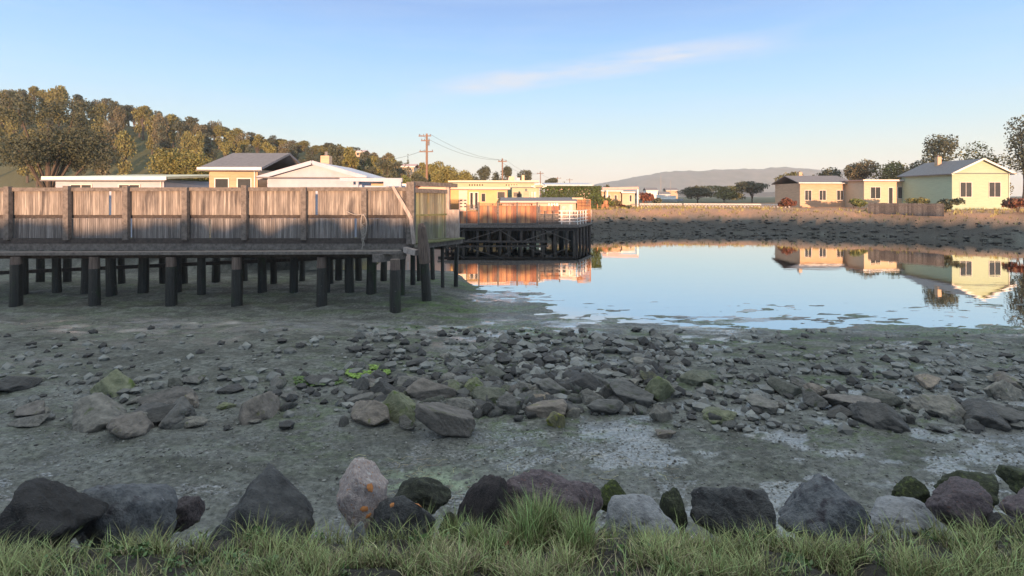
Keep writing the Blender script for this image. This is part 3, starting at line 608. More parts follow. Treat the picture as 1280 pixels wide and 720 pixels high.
# ------------------------------------------------------------------ houses
def house(name, label, x0, x1, y0, y1, z0, z1, wm, roof=None, rm=None, fm=None, wins=(), cat='house', over=.4, ridge=.0, rise=.6, ph=0):
    """box walls; roof 'shed' | 'flat' | 'gablex' (ridge along x) | 'gabley' (gable end faces the camera)."""
    t = thing(name, ((x0+x1)/2, (y0+y1)/2, z0), label, cat)
    mb = MB().box((x0,y0,z0-.6), (x1,y1,z1))
    if roof == 'gabley': mb.add([(x0,y0,z1),(x1,y0,z1),((x0+x1)/2,y0,z1+rise),(x0,y1,z1),(x1,y1,z1),((x0+x1)/2,y1,z1+rise)], [(0,1,2),(4,3,5)])
    mb.build('wall', wm, t)
    if y0 < 90:
        sd_ = MB(); zz = z0
        while zz < z1-.2: sd_.beam((x0-.01,y0-.012,zz+.09), (x1+.01,y0-.006,zz+.09), .012, .17); zz += .19
        sd_.build('siding', wm, t)
    r = MB(); th = .12; o_ = over; F = MB()
    if roof in ('flat', 'shed'):
        a, b_ = z1+.02, z1+.02+(rise if roof == 'shed' else 0)
        vs_ = [(x0-o_,y0-o_,a),(x1+o_,y0-o_,a),(x1+o_,y1+o_,b_),(x0-o_,y1+o_,b_)]
        r.add(vs_+[(p[0],p[1],p[2]+th) for p in vs_], [(0,3,2,1),(4,5,6,7),(0,1,5,4),(1,2,6,5),(2,3,7,6),(3,0,4,7)])
        F.box((x0-o_-.01,y0-o_-.04,a-.06), (x1+o_+.01,y0-o_-.003,a+th+.02))
    elif roof == 'gablex':
        ym = (y0+y1)/2
        for s_ in (-1, 1):
            ye = y0-o_ if s_ < 0 else y1+o_
            zr = z1+rise; ze = z1-.05
            vs_ = [(x0-o_,ye,ze),(x1+o_,ye,ze),(x1+o_,ym,zr),(x0-o_,ym,zr)]
            r.add(vs_+[(p[0],p[1],p[2]+th) for p in vs_], [(0,3,2,1),(4,5,6,7),(0,1,5,4),(1,2,6,5),(2,3,7,6),(3,0,4,7)])
        F.box((x0-o_-.01,y0-o_-.04,z1-.10), (x1+o_+.01,y0-o_-.003,z1+th-.02))
    elif roof == 'gabley':
        xm = (x0+x1)/2
        for xe in (x0-o_, x1+o_):
            vs_ = [(xe,y0-o_,z1-.05-rise*o_/(xm-x0)),(xe,y1+o_,z1-.05-rise*o_/(xm-x0)),(xm,y1+o_,z1+rise),(xm,y0-o_,z1+rise)]
            r.add(vs_+[(p[0],p[1],p[2]+th) for p in vs_], [(0,3,2,1),(4,5,6,7),(0,1,5,4),(1,2,6,5),(2,3,7,6),(3,0,4,7)])
            F.beam(Vector(vs_[0])+Vector((0,-.03,th/2)), Vector(vs_[3])+Vector((0,-.03,th/2)), .04, .2)
    if roof: r.build('roof', rm, t); F.build('fascia', fm or m_white, t)
    if roof and y0 < 95:
        dp = MB().tube([(x1-.12,y0-.10,z1-.02),(x1-.12,y0-.07,z1-.25),(x1-.12,y0-.07,z0+.1)], [.035]*3, 6); dp.build('downpipe', fm or m_white, t)
        MB().beam((x0-o_,y0-o_-.10,z1-.06), (x1+o_,y0-o_-.10,z1-.09), .09, .07).build('gutter', m_roofg, t)
        if roof.startswith('gable') and x1-x0 > 4:
            cx_ = x0+(x1-x0)*.3; cy_ = (y0+y1)/2+.6; c_ = MB().box((cx_,cy_,z1), (cx_+.5,cy_+.5,z1+rise+.7)).build('chimney', m_tan, t); MB().tube([(cx_+.25,cy_+.25,z1+rise+.65),(cx_+.25,cy_+.25,z1+rise+.95)], [.1,.1], 8).build('flue', m_roofg, c_)
    for (a, b_, c, d, kind) in wins:
        if kind == 'door':
            f = MB().box((a,y0-.07,c), (b_,y0-.024,d)).build('door', m_white, t); MB().box((a+.07,y0-.08,c+.1), (b_-.07,y0-.072,d-.07)).build('pane', m_glass, f)
            continue
        mb = MB(); w_ = .05
        mb.box((a-w_,y0-.075,c-w_), (b_+w_,y0-.004,c)); mb.box((a-w_,y0-.075,d), (b_+w_,y0-.004,d+w_)); mb.box((a-w_,y0-.075,c), (a,y0-.004,d)); mb.box((b_,y0-.075,c), (b_+w_,y0-.004,d))
        k = max(1, round((b_-a)/.6))
        for i in range(1, k): xx = a+(b_-a)*i/k; mb.box((xx-.02,y0-.07,c), (xx+.02,y0-.047,d))
        f = mb.build('window', fm or m_white, t); MB().box((a,y0-.045,c), (b_,y0-.025,d)).build('pane', m_glass, f)
    return t
d = 52
house('yellow_house', 'yellow walled low house with flat pink roof edge behind the front pier', X(561,d), X(634,d), d, d+7, 1.4, Z(236,d), m_yellow, 'flat', m_roofc, m_pink, over=.3,
      wins=[(X(587,d),X(592,d),Z(262,d),Z(240,d),'door'),(X(593,d),X(598,d),Z(262,d),Z(240,d),'door'),(X(602,d),X(606.5,d),Z(252,d),Z(242,d),'w'),(X(622,d),X(631,d),Z(248,d),Z(240,d),'w')])
pk = thing('pink_privacy_wall', (X(580,d-1), d-1, 1.6), 'pinkish boarded wall with pierced openings beside the yellow house', 'wall')
mb = MB().box((X(573.5,d-1),d-1,1.2), (X(584,d-1),d-.8,Z(238,d-1))); mb.build('wall', m_pink, pk)
for i in range(2):
    for j in range(3): MB().box((X(575+i*5,d-1),d-1.01,Z(259-j*4,d-1)), (X(578+i*5,d-1),d-1.003,Z(257.6-j*4,d-1))).build('opening', m_dark, pk)
d = 62
house('long_roof_house', 'long low green house with cream roof and a strip of small high windows', X(566,d), X(668,d), d, d+9, 1.8, Z(227.5,d), m_green, 'shed', m_roofc, m_roofc, rise=.35, over=.5,
      wins=[(X(586,d)+i*.31,X(586,d)+i*.31+.2,Z(232.3,d),Z(230.3,d),'s') for i in range(6)]+[(X(632,d)+i*.31,X(632,d)+i*.31+.2,Z(232.3,d),Z(230.3,d),'s') for i in range(5)])
ch = thing('roof_stack', (X(653,63), 64, Z(224,63)), 'cluster of pale roof vents and a chimney on the long green house', 'chimney')
mb = MB(); mb.box((X(636,64),64,Z(226,64)),(X(643,64),65,Z(220.5,64))); mb.build('vent_box', m_cream, ch)
MB().box((X(652,64),63.6,Z(226,64)),(X(655.5,64),64.1,Z(219,64))).build('chimney', m_cream, ch)
MB().box((X(646,64),64,Z(226,64)),(X(650,64),64.7,Z(222,64))).build('vent_box', m_bluew, ch)
d = 56
house('gabled_cottage', 'small cream and green cottage with a curved white gable above the pink house', X(640,d), X(674,d), d, d+5, 1.6, Z(233.5,d), m_green, 'flat', m_roofc, m_cream, over=.25,
      wins=[(X(664,d),X(666,d),Z(248,d),Z(240,d),'w'),(X(667.5,d),X(669.5,d),Z(248,d),Z(240,d),'w'),(X(632+10,d),X(651,d),Z(246,d),Z(240.5,d),'w')])
d = 46.4
house('pink_house', 'low pinkish house with shallow grey gable roof standing on the long deck', X(628,d), X(719.5,d), d, d+4.4, zd+.3, Z(252.6,d), m_pink, 'gablex', m_roofg, m_pink, rise=.30, over=.2,
      wins=[(X(685+i*3.4,d),X(687.4+i*3.4,d),Z(258,d),Z(254.3,d),'w') for i in range(4)]+[(X(703,d),X(707,d),Z(270,d),Z(258,d),'w'),(X(712,d),X(715,d),Z(274,d),Z(256,d),'door')])
mb = MB()
pts_ = [(X(667.5,55.6)+.62*(1-math.cos(k*math.pi/10))-.1, 55.5, Z(234,55.6)+.34*math.sin(k*math.pi/10)) for k in range(11)]
for a_, b_ in zip(pts_[:-1], pts_[1:]): mb.beam(a_, b_, .5, .07)
tag(mb.build('arched_canopy', m_white, org=pts_[0]), 'small white arched canopy at the right roof corner of the green cottage', 'canopy')
mb = MB(); d = 47
mb.box((X(716,d),d+.5,Z(249.6,d)), (X(730,d),d+2.2,Z(247,d)))
tag(mb.build('roof_box', m_cream, org=(X(723,d), d+1, Z(249.6,d))), 'cream box shaped skylight at the right end of the pink house roof', 'skylight')
d = 80
house('pale_roof_house', 'long pale lavender roofed house just behind the clipped hedge', X(684,d), X(738,d), d, d+6, 2, Z(232,d), m_pink, 'shed', m_roofp, m_roofp, rise=.45, over=.4)
d = 80
house('bayside_house', 'tan house with pink roof and open porch on the far bank', X(752,d), X(776,d), d, d+6, 1.9, Z(239,d), m_tan, 'gablex', m_roofr, m_white, rise=.55, over=.3,
      wins=[(X(754,d),X(757,d),Z(252,d),Z(244,d),'w'),(X(760,d),X(763,d),Z(252,d),Z(244,d),'w'),(X(768,d),X(771,d),Z(254,d),Z(244,d),'w')])
house('cream_annex', 'cream annex with tall narrow window right of the tan bayside house', X(777,d), X(792.5,d), d-.5, d+5, 1.9, Z(241,d), m_cream, 'flat', m_roofr, m_white, over=.2,
      wins=[(X(786,d),X(788.5,d),Z(252,d),Z(244,d),'w')])
pg = thing('porch_frame', (X(776,d-1.5), d-1.5, 1.9), 'pink beam on two pale posts in front of the bayside house', 'pergola')
MB().beam((X(753,d-1.5),d-1.5,Z(236,d-1.5)), (X(798,d-1.5),d-1.5,Z(235,d-1.5)), .25, .38).build('beam', m_roofr, pg)
for p_ in (759, 797): MB().beam((X(p_,d-1.5),d-1.5,1.6), (X(p_,d-1.5),d-1.5,Z(236,d-1.5)), .2, .2, up=(0,1,0)).build('post', m_white, pg)
# hedge
hd = thing('clipped_hedge', (X(713,66), 67, 1.9), 'long clipped green hedge with a squared top behind the deck', 'hedge')
def boxleaves(x0,x1,y0,y1,z0,z1,n,size):
    c = rng.random((n,3))*np.array([x1-x0,y1-y0,z1-z0])+np.array([x0,y0,z0]); k = rng.random(n)
    c[:,1] = np.where(k < .6, y0+rng.random(n)*.3, c[:,1]); c[:,2] = np.where(k > .8, z1-rng.random(n)*.25, c[:,2])
    u = rng.normal(size=(n,3)); u /= np.linalg.norm(u,axis=1)[:,None]; v = np.cross(u, rng.normal(size=(n,3))); v /= np.linalg.norm(v,axis=1)[:,None]
    s = size*(.5+rng.random(n))[:,None]; P = np.stack([c-u*s,c+v*s*.6,c+u*s,c-v*s*.6],1).reshape(-1,3)
    mb = MB(); mb.v = [tuple(p) for p in P]; mb.f = [(4*i,4*i+1,4*i+2,4*i+3) for i in range(n)]; return mb
boxleaves(X(676,66), X(751,66), 65.6, 67.6, 1.6, Z(233,66), 9000, .13).build('foliage', m_hedge, hd)
mb = MB()
for k in range(14): xx = X(679,66)+k*.55; mb.tube([(xx,66.6,1.5),(xx+.1,66.6,4.8)], [.06,.02], 5)
mb.build('stems', m_bark, hd)
# bushes, deck chairs, boardwalk and town at the far right bank
def bush(name, px, py0, py1, d, w_, label, m, n=700, leaf=.16, cat='bush', group=None):
    z0 = max(gz(X(px,d), d), Z(py0,d)-.2); h = Z(py1,d)-z0; x = X(px,d)
    t = thing(name, (x,d,z0), label, cat, group)
    bl = [(x+random.uniform(-.3,.3)*w_, d+random.uniform(-.3,.3)*w_, z0+h*random.uniform(.35,.75), w_*random.uniform(.22,.36), w_*.3, h*random.uniform(.2,.3)) for _ in range(6)]
    leaves(bl, n, leaf, .3).build('foliage', m, t)
    mb = MB()
    for k in range(4): mb.tube([(x,d,z0-.2),(x+random.uniform(-.2,.2)*w_,d,z0+h*.6)], [.05,.02], 5)
    mb.build('stems', m_bark, t); return t
bush('green_bush', 757, 262, 246, 73, 2.4, 'bright green bush in front of the tan bayside house', m_leafy, 1100)
bush('orange_bush', 769, 262, 248, 74, 1.7, 'orange brown bush between the green bush and the red bush', m_leafb, 700)
bush('red_bush', 779, 262, 255.5, 73, .9, 'small round dark red bush below the cream annex', m_leafr, 450, .1)
bush('dark_shrub', 786.5, 264, 256, 70, .8, 'small black looking shrub on the bank right of the red bush', m_leafd, 400, .1)
bush('autumn_tree', 807, 258, 240, 90, 2.6, 'rounded small tree turning red and green beside the white boardwalk', m_leafr, 900, .2, cat='tree')
bush('dark_bush', 822, 257, 247, 100, 2.4, 'dark bush among the distant white boats behind the boardwalk', m_leafd, 700, .2)
def deck_chair(x, y, z, s_, m, label, rz=0, group=None):
    t = thing('deck_chair', (x,y,z), label, 'chair', group); c = Vector((x,y,z))
    P = lambda a,b,c_: c+Vector((a*s_*math.cos(rz)-b*s_*math.sin(rz), a*s_*math.sin(rz)+b*s_*math.cos(rz), c_*s_))
    mb = MB()
    for k in range(5): mb.beam(P(-.3,-.3+k*.13,.42-k*.02), P(.3,-.3+k*.13,.42-k*.02), .11*s_, .02*s_)
    mb.build('seat', m, t); mb = MB()
    for k in range(5): mb.beam(P(-.24+k*.12,.28,.35), P(-.26+k*.13,.5,1.1+.04*(2-abs(k-2))), .10*s_, .02*s_, up=(0,1,0))
    mb.build('backrest', m, t)
    for sx in (-1,1):
        MB().beam(P(sx*.33,-.3,0), P(sx*.33,-.3,.62), .08*s_, .04*s_, up=(0,1,0)).build('leg', m, t)
        MB().beam(P(sx*.33,.45,0), P(sx*.33,.3,.62), .08*s_, .04*s_, up=(0,1,0)).build('leg', m, t)
        MB().beam(P(sx*.36,-.38,.64), P(sx*.36,.42,.62), .12*s_, .03*s_).build('armrest', m, t)
    return t
zc = gz(X(749,66),66)
deck_chair(X(748.5,66), 66, zc, 1.15, m_orange, 'orange wooden garden chair at the hedge end, left of the pair', .3)
deck_chair(X(756,67), 67, gz(X(756,67),67), 1.0, m_orange, 'orange wooden garden chair beside the bright green bush', -.5)
def boardwalk(x0, y0, x1, y1, z, hr, m, md, label, n, kids=True):
    t = thing('boardwalk', ((x0+x1)/2,(y0+y1)/2,z), label, 'boardwalk')
    MB().beam((x0,y0,z), (x1,y1,z), 1.6, .14).build('deck', m, t)
    mb = MB(); mb.beam((x0,y0-.8,z+hr), (x1,y1-.8,z+hr), .07, .10); mb.beam((x0,y0-.8,z+.14), (x1,y1-.8,z+.14), .05, .08); mb.build('rail', m, t)
    mb = MB()
    for i in range(n):
        a = i/n; b_ = (i+1)/n; p = (x0+(x1-x0)*a, y0+(y1-y0)*a-.8); q = (x0+(x1-x0)*b_, y0+(y1-y0)*b_-.8)
        mb.beam((*p,z+.1), (*q,z+hr), .03, .06, up=(0,1,0)); mb.beam((*p,z+hr), (*q,z+.1), .03, .06, up=(0,1,0))
    mb.build('lattice', m, t)
    for i in range(0, n+1, 2):
        p = (x0+(x1-x0)*i/n, y0+(y1-y0)*i/n); MB().beam((*p,z-1.4), (*p,z), .16, .16, up=(0,1,0)).build('piling', md, t)
    return t
boardwalk(X(798,76), 76, X(850,77), 77, Z(262,76), .85, m_white, m_woodd, 'white lattice railed boardwalk above the far bank, in front of the autumn tree', 14)
def boat(px, d, w_, label, m):
    x = X(px,d); z = 2.1; t = thing('boat', (x,d,z), label, 'boat'); L_ = w_
    secs = [(-.5,.10,.9),(-.3,.22,.7),(0,.26,.62),(.3,.24,.62),(.5,.20,.66)]; vs_ = []; fs_ = []
    for a, hw, hz in secs:
        for yy, zz in ((-hw,hz),(-hw*.6,.1),(0,0),(hw*.6,.1),(hw,hz)): vs_.append((x+a*L_, d+yy*L_*.6, z+zz*L_*.18))
    for i in range(4):
        for k in range(4): fs_.append((i*5+k, i*5+k+1, (i+1)*5+k+1, (i+1)*5+k))
        fs_.append((i*5, (i+1)*5, (i+1)*5+4, i*5+4))
    fs_ += [(0,1,2,3,4),(24,23,22,21,20)]
    MB().add(vs_, fs_).build('hull', m, t)
    MB().box((x-.12*L_,d-.1*L_,z+.11*L_), (x+.2*L_,d+.1*L_,z+.25*L_)).build('cabin', m_white, t)
    MB().tube([(x,d,z+.1*L_),(x,d,z+.9*L_)], [.06,.04], 6).build('mast', m_woodl, t)
boat(826, 150, 9, 'white boat with a bare mast, larger of the two beyond the boardwalk', m_white)
boat(838, 170, 8, 'pale blue hulled boat with mast, farther of the two beyond the boardwalk', m_bluew)
for i, (px, py, w_, m, lb) in enumerate(((803,244,2.2,m_cream,'tiny cream house far beyond the autumn tree'),(815,238,3,m_white,'tiny white house on the far shore under the ridge'),(831,243,3,m_bluew,'tiny blue grey house on the far shore above the boats'),(840,238,3.4,m_tan,'tiny tan house on the far shore at the right edge of sky'))):
    d = 260+i*15; s_ = 2.2; house('far_house', lb, X(px,d)-w_, X(px,d)+w_, d, d+6, 1.8, Z(py,d), m, 'gablex', m_roofg, m_white, rise=1.4, wins=[(X(px,d)-1,X(px,d)+1,3,4,'w')])
house('white_gabled_house', 'blue white house with a big shallow gable behind the front pier fence', -12.6, -7.75, 26.4, 32, 2.0, 5.0, m_bluew, 'gabley', m_roofp, m_bluew, rise=.65, over=.35, wins=[(-9.4,-8.5,3.4,4.3,'w')])
pl_ = thing('pale_pergola', (X(468,24), 24, 2.2), 'pale lavender beams of a pergola above the front pier fence', 'pergola')
d = 23.6
MB().beam((X(425,d),d,Z(224.5,d)), (X(503,d),d,Z(225.0,d)), .12, .17).build('beam', m_bluew, pl_)
MB().beam((X(425,d),d+1.5,Z(233.5,d+1.5)), (X(506,d),d+1.5,Z(234,d+1.5)), .12, .12).build('beam', m_bluew, pl_)
MB().box((X(480,d),d-.1,Z(233,d)), (X(502,d),d-.07,Z(223,d))).build('end_board', m_bluew, pl_)
for p_ in (446, 484, 500): MB().beam((X(p_,d),d+.1,1.9), (X(p_,d),d+.1,Z(225,d)), .12, .12, up=(0,1,0)).build('post', m_bluew, pl_)
mb = MB().box((X(464,25.5),25.5,Z(240,25.5)), (X(492,25.5),25.6,Z(228.5,25.5)))
tag(mb.build('orange_awning', mat('awning', (.62,.34,.18), (.5,.27,.15), .8), org=(X(478,25.5),25.5,Z(240,25.5))), 'orange boarded panel hanging under the pale pergola', 'panel')
house('hillside_house', 'cream house with orange roof among trees on the wooded hill', X(503,118), X(517,118), 118, 124, 8.4, Z(208.5,118), m_cream, 'gablex', m_roofr, m_white, rise=.7, wins=[(X(505,118),X(508,118),Z(213,118),Z(210,118),'w'),(X(511,118),X(514,118),Z(213,118),Z(210,118),'w')])
house('hilltop_house', 'tan house half hidden by trees near the hill top', X(444,150), X(454,150), 150, 156, 16, Z(190,150), m_tan, 'gablex', m_roofr, m_white, rise=.7, wins=[(X(446,150),X(449,150),Z(194,150),Z(191,150),'w')])
house('white_cottage', 'white and blue low cottage at the left end of the long green house', X(468,44), X(512,44), 44, 49, 1.5, Z(232,44), m_pink, 'flat', m_roofr, m_white)
house('pale_shed', 'small pale shed with curved pink roof edge right of the front pier fence', X(520,48), X(557,48), 48, 52, 1.6, Z(232,48), m_pink, 'flat', m_roofr, m_pink)

# ------------------------------------------------------------------ trees
def gtree(name, px, top, d, w_, label, m, form='round', n=1000, leaf=.3, cat='tree', group=None, base=None, **kw):
    x = X(px,d); z0 = gz(x,d) if base is None else base
    return tree(name, x, d, z0-.2, Z(top,d)-z0+.2, 1.35*w_*d/640, label, cat, m, group, int(n*2.3), leaf*.62, form, **kw)
gtree('tall_pine', 467, 181, 140, 17, 'tall brownish pine standing highest on the wooded hill', m_leafb, 'tall', 1500, .32)
gtree('pine', 485, 191, 135, 11, 'small flat topped pine right of the tallest hill pine', m_leafb, 'flat', 900, .3)
gtree('conifer', 510, 194, 130, 7, 'narrow pointed conifer above the hillside house', m_leafd, 'fir', 600, .28)
gtree('conifer', 452, 187, 150, 6, 'thin pointed conifer left of the tallest hill pine', m_leafd, 'fir', 500, .28)
gtree('broad_tree', 558, 200, 84, 34, 'broad rounded olive green tree just right of the tall utility pole', m_leafo, 'round', 4200, .24)
gtree('broad_tree', 579, 212, 82, 22, 'lower rounded olive tree at the right foot of the broad one', m_leafo, 'round', 2600, .22)
gtree('broad_tree', 545, 208, 80, 18, 'olive green tree in front of the tall utility pole foot', m_leafo, 'round', 2200, .22)
gtree('dark_tree', 524, 214, 76, 20, 'dark blue green bushy tree left of the utility pole', m_leafd, 'round', 2400, .2)
gtree('yellow_tree', 504, 215, 78, 18, 'yellow green bushy tree below the hillside house', m_leafy, 'round', 2200, .2)
gtree('grey_tree', 606, 207, 120, 17, 'grey green tree with ragged crown left of the second utility pole', m_leafd, 'pine', 1700, .28)
gtree('grey_tree', 592, 211, 125, 14, 'small grey green tree between the olive tree and the ragged crown', m_leafd, 'round', 1200, .26)
gtree('grey_tree', 620, 210, 118, 11, 'dark small tree just left of the second utility pole', m_leafd, 'round', 900, .26)
gtree('grey_tree', 633, 208, 118, 14, 'dark grey tree right behind the second utility pole', m_leafd, 'pine', 1300, .26)
gtree('umbrella_pine', 659, 212, 110, 17, 'umbrella shaped pine above the gabled cottage', m_leafd, 'flat', 1100, .24)
gtree('umbrella_pine', 645, 216, 112, 5, 'thin leaning dark tree left of the umbrella pine', m_leafd, 'flat', 250, .2, lean=.7)
gtree('low_pine', 688, 221, 120, 16, 'low dark pine right of the umbrella pine', m_leafd, 'flat', 900, .26)
gtree('low_pine', 702, 226, 125, 9, 'smallest low dark tree at the end of the pale roof', m_leafd, 'round', 500, .26)
gtree('low_pine', 757, 228.5, 110, 9, 'dark treetop showing above the bayside house roof', m_leafd, 'round', 600, .24)
# the wooded hillside
hillsrc = [gtree('hillside_tree', 440, 196, 128, 15, 'olive green tree in the wooded slope left of the hillside house', m_leafo, 'round', 1100, .30, group='trees on the wooded hill'),
           gtree('hillside_tree', 478, 200, 126, 15, 'brown green tree in the wooded slope below the tallest pine', m_leafb, 'round', 1100, .30, group='trees on the wooded hill'),
           gtree('hillside_tree', 560, 203, 140, 14, 'dark green tree on the slope behind the broad olive tree', m_leafd, 'round', 1000, .30, group='trees on the wooded hill')]
hillsrc += [gtree('hillside_tree', 455, 190, 132, 12, 'x', m_leafd, 'pine', 900, .30, group='trees on the wooded hill'), gtree('hillside_tree', 530, 203, 130, 11, 'x', m_leafo, 'flat', 900, .30, group='trees on the wooded hill')]
lab = ['olive green tree crowded on the wooded hill slope', 'brown green tree crowded on the wooded hill slope', 'dark green tree crowded on the wooded hill slope', 'dark ragged pine on the wooded hill slope', 'flat topped olive pine on the wooded hill slope']
for i, s_ in enumerate(hillsrc): s_['label'] = lab[i]
k = 0
for d_, px0, px1, st in ((168, -30, 400, 11), (158, -30, 400, 13), (146, -30, 400, 15), (134, -30, 400, 19), (118, -30, 400, 25), (165, 400, 520, 6), (150, 405, 575, 6.5), (136, 408, 590, 7), (122, 412, 610, 8), (108, 415, 600, 9), (95, 420, 540, 10)):
    px = px0
    while px < px1:
        pp = px+random.uniform(-3,3); x = X(pp,d_); y = d_+random.uniform(-5,5); k += 1
        px += st
        if 499 < pp < 521 and d_ < 118: continue
        j = random.choice([0,0,1,2,3,3,4]); sc = random.uniform(.8, 1.2)
        sk_ = float(np.interp(pp, [-40,100,250,330,400,440,452,500,520,560,590,610], [100,118,148,168,184,190,193,203,206,212,220,224]))
        h0 = min(11, max(3.0, Z(sk_+random.uniform(0, 5+ (165-d_)*.25), d_)-gz(x,y)+.3))
        base_h = max(c_.bound_box[6][2] for c_ in hillsrc[j].children)
        copy_tree(hillsrc[j], (x, y, gz(x,y)-.3), (sc, sc*h0/max(base_h,1)), random.uniform(0,6), lab[j])

# ------------------------------------------------------------------ utility poles and wires
def upole(px, top, d, arms, label, w_=.3, base=2.0):
    x = X(px,d); t = thing('utility_pole', (x,d,base), label, 'utility pole')
    MB().tube([(x,d,base-.5),(x,d,Z(top,d))], [w_*.55,w_*.38], 8).build('pole', m_polew, t)
    tips = []
    for py, a, b_ in arms:
        f = MB().beam((X(a,d),d-.15,Z(py,d)), (X(b_,d),d-.15,Z(py-.2,d)), .14, .16).build('crossarm', m_polew, t)
        for q in ((a+1),(a*.6+b_*.4),(b_-1)):
            MB().tube([(X(q,d),d-.15,Z(py,d)+.05),(X(q,d),d-.15,Z(py,d)+.32)], [.05,.08], 6).build('insulator', m_roofg, f)
            tips.append((X(q,d), d-.15, Z(py,d)+.3))
    return t, tips
p1, t1 = upole(533.5, 167, 84, [(170.2,523.5,539),(176,526.5,537.5),(189.8,524.5,541.5)], 'tall wooden utility pole with three crossarms above the olive trees', .42)
MB().tube([(X(536,84),83.6,Z(182,84)),(X(536,84),83.6,Z(177,84))], [.2,.2], 8).build('transformer', m_roofg, p1)
p2, t2 = upole(628, 198, 100, [(202,622.5,633.5)], 'shorter wooden utility pole above the long green house roof', .32)
p3, t3 = upole(675.5, 214, 170, [(217,671,679.5)], 'small distant utility pole right of the umbrella pine', .34)
p4, t4 = upole(697, 221, 230, [(223,692,701.5)], 'tiny distant utility pole above the pale roof', .36)
p5, t5 = upole(712, 223, 250, [(225,707.5,716)], 'tiniest utility pole farthest right above the pale roof', .36)
mb = MB()
def wire(a, b_, sag=.8, r_=.02):
    pts = []
    for i in range(13):
        f = i/12; pts.append((a[0]+(b_[0]-a[0])*f, a[1]+(b_[1]-a[1])*f, a[2]+(b_[2]-a[2])*f-4*sag*f*(1-f)))
    mb.tube(pts, [r_]*13, 4, cap=False)
for k in (0, 2): wire(t1[k], t2[k], 1.0)
wire(t1[7], (X(440,120),120,Z(197,120)), 1.2, .025); wire(t2[0], t3[0], 1.4); wire(t2[2], t3[2], 1.4); wire(t3[1], t4[1], 1.0)
tag(mb.build('overhead_wires', m_wire, org=t1[0]), 'thin overhead wires strung between the utility poles', 'wires')

# ------------------------------------------------------------------ the shore going on to the right
boardwalk(X(853,76.8), 77, X(985,72), 72, Z(262,76), .85, m_white, m_woodd, 'second stretch of white lattice boardwalk right of the autumn tree', 30)
d = 74
house('shore_house', 'tan gabled house with three windows right of the long boardwalk', X(1000,d), X(1062,d), d, d+7, 2.0, Z(229,d), m_tan, 'gablex', m_roofg, m_white, rise=1.1, wins=[(X(1006,d),X(1014,d),Z(250,d),Z(238,d),'w'),(X(1024,d),X(1032,d),Z(250,d),Z(238,d),'w'),(X(1046,d),X(1054,d),Z(250,d),Z(238,d),'w')])
d = 70
house('shore_house', 'cream flat roofed shore house between the two gabled ones', X(1080,d), X(1140,d), d, d+7, 2.0, Z(226,d), m_cream, 'flat', m_roofr, m_white, wins=[(X(1088,d),X(1100,d),Z(248,d),Z(234,d),'w'),(X(1110,d),X(1116,d),Z(256,d),Z(234,d),'door'),(X(1122,d),X(1134,d),Z(248,d),Z(234,d),'w')])
d = 62
house('shore_house', 'pale green gabled house at the right edge of the shore', X(1190,d), X(1262,d), d, d+8, 2.0, Z(216,d), m_green, 'gabley', m_roofg, m_white, rise=1.6, wins=[(X(1200,d),X(1214,d),Z(246,d),Z(228,d),'w'),(X(1236,d),X(1250,d),Z(246,d),Z(228,d),'w')])
for i, (px, top, d_, w_, m, f, lb) in enumerate(((872,229,120,38,m_leafd,'round','dark round tree behind the second boardwalk'),(905,231,130,44,m_leafo,'round','low olive tree behind the second boardwalk'),(940,225,125,38,m_leafd,'pine','ragged dark pine behind the second boardwalk'),(988,212,100,26,m_leafo,'round','olive tree left of the tan gabled shore house'),
        (1038,204,98,30,m_leafd,'round','dark tree rising behind the tan gabled shore house'),(1075,196,92,30,m_leafb,'tall','tall brownish tree between the tan and cream shore houses'),(1120,200,88,36,m_leafo,'round','wide olive tree behind the cream shore house'),(1168,168,80,44,m_leafd,'pine','tall ragged pine left of the pale green house'),(1228,178,84,46,m_leafo,'round','big olive tree behind the pale green house'),(1282,150,76,50,m_leafd,'tall','tallest dark tree at the right edge'))):
    gtree('shore_tree', px, top, d_, w_, lb, m, f, 2200, .28)
for px, d_, w_, m, lb in ((1068,66,2.2,m_leafy,'bright bush between the tan and cream shore houses'),(1150,62,3,m_leafo,'olive bush right of the cream shore house'),(1182,56,2.4,m_leafd,'dark bush left of the pale green house'),(1272,52,2.6,m_leafr,'reddish bush at the right edge of the shore'),(985,68,1.8,m_leafr,'small red bush at the end of the second boardwalk')):
    bush('shore_bush', px, 262, 247, d_, w_, lb, m, 900, .15)
gr = thing('shore_fence', (X(1100,56), 56, 2), 'low weathered board fence along the right shore bank', 'fence')
MB().boards((X(1085,58),58), (X(1180,52),52), gz(X(1130,55),55)-.1, gz(X(1130,55),55)+1.2, .16, .03, .006, .02).build('board_panel', m_wood, gr)
MB().beam((X(1085,58),57.95,gz(X(1130,55),55)+1.0), (X(1180,52),51.95,gz(X(1130,55),55)+1.0), .05, .1).build('rail', m_wood, gr)
# more of the shore to the left, behind the pier fence
house('shingle_house', 'brown shingled house with wide windows behind the pier fence at the left', X(262,27), X(322,27), 27, 33, 2.0, 5.4, m_tan, 'gablex', m_roofg, m_white, rise=1.0, wins=[(X(270,27),X(286,27),3.9,4.9,'w'),(X(298,27),X(314,27),3.9,4.9,'w')])
house('blue_house', 'pale blue low house with flat roof at the far left behind the fence', X(70,28), X(205,28), 28, 34, 2.0, 4.9, m_bluew, 'shed', m_roofc, m_white, rise=.4, wins=[(X(90,28),X(115,28),3.9,4.6,'w'),(X(150,28),X(175,28),3.9,4.6,'w')])
for px, top, d_, w_, m, f, lb in ((232,166,40,70,m_leafo,'round','large olive tree between the shingled and the blue house'),(60,120,38,110,m_leafd,'pine','very tall dark pine at the left edge'),(405,196,60,34,m_leafd,'round','dark tree behind the shingled house roof')):
    gtree('shore_tree', px, top, d_, w_, lb, m, f, 10500, .115, base=1.8)

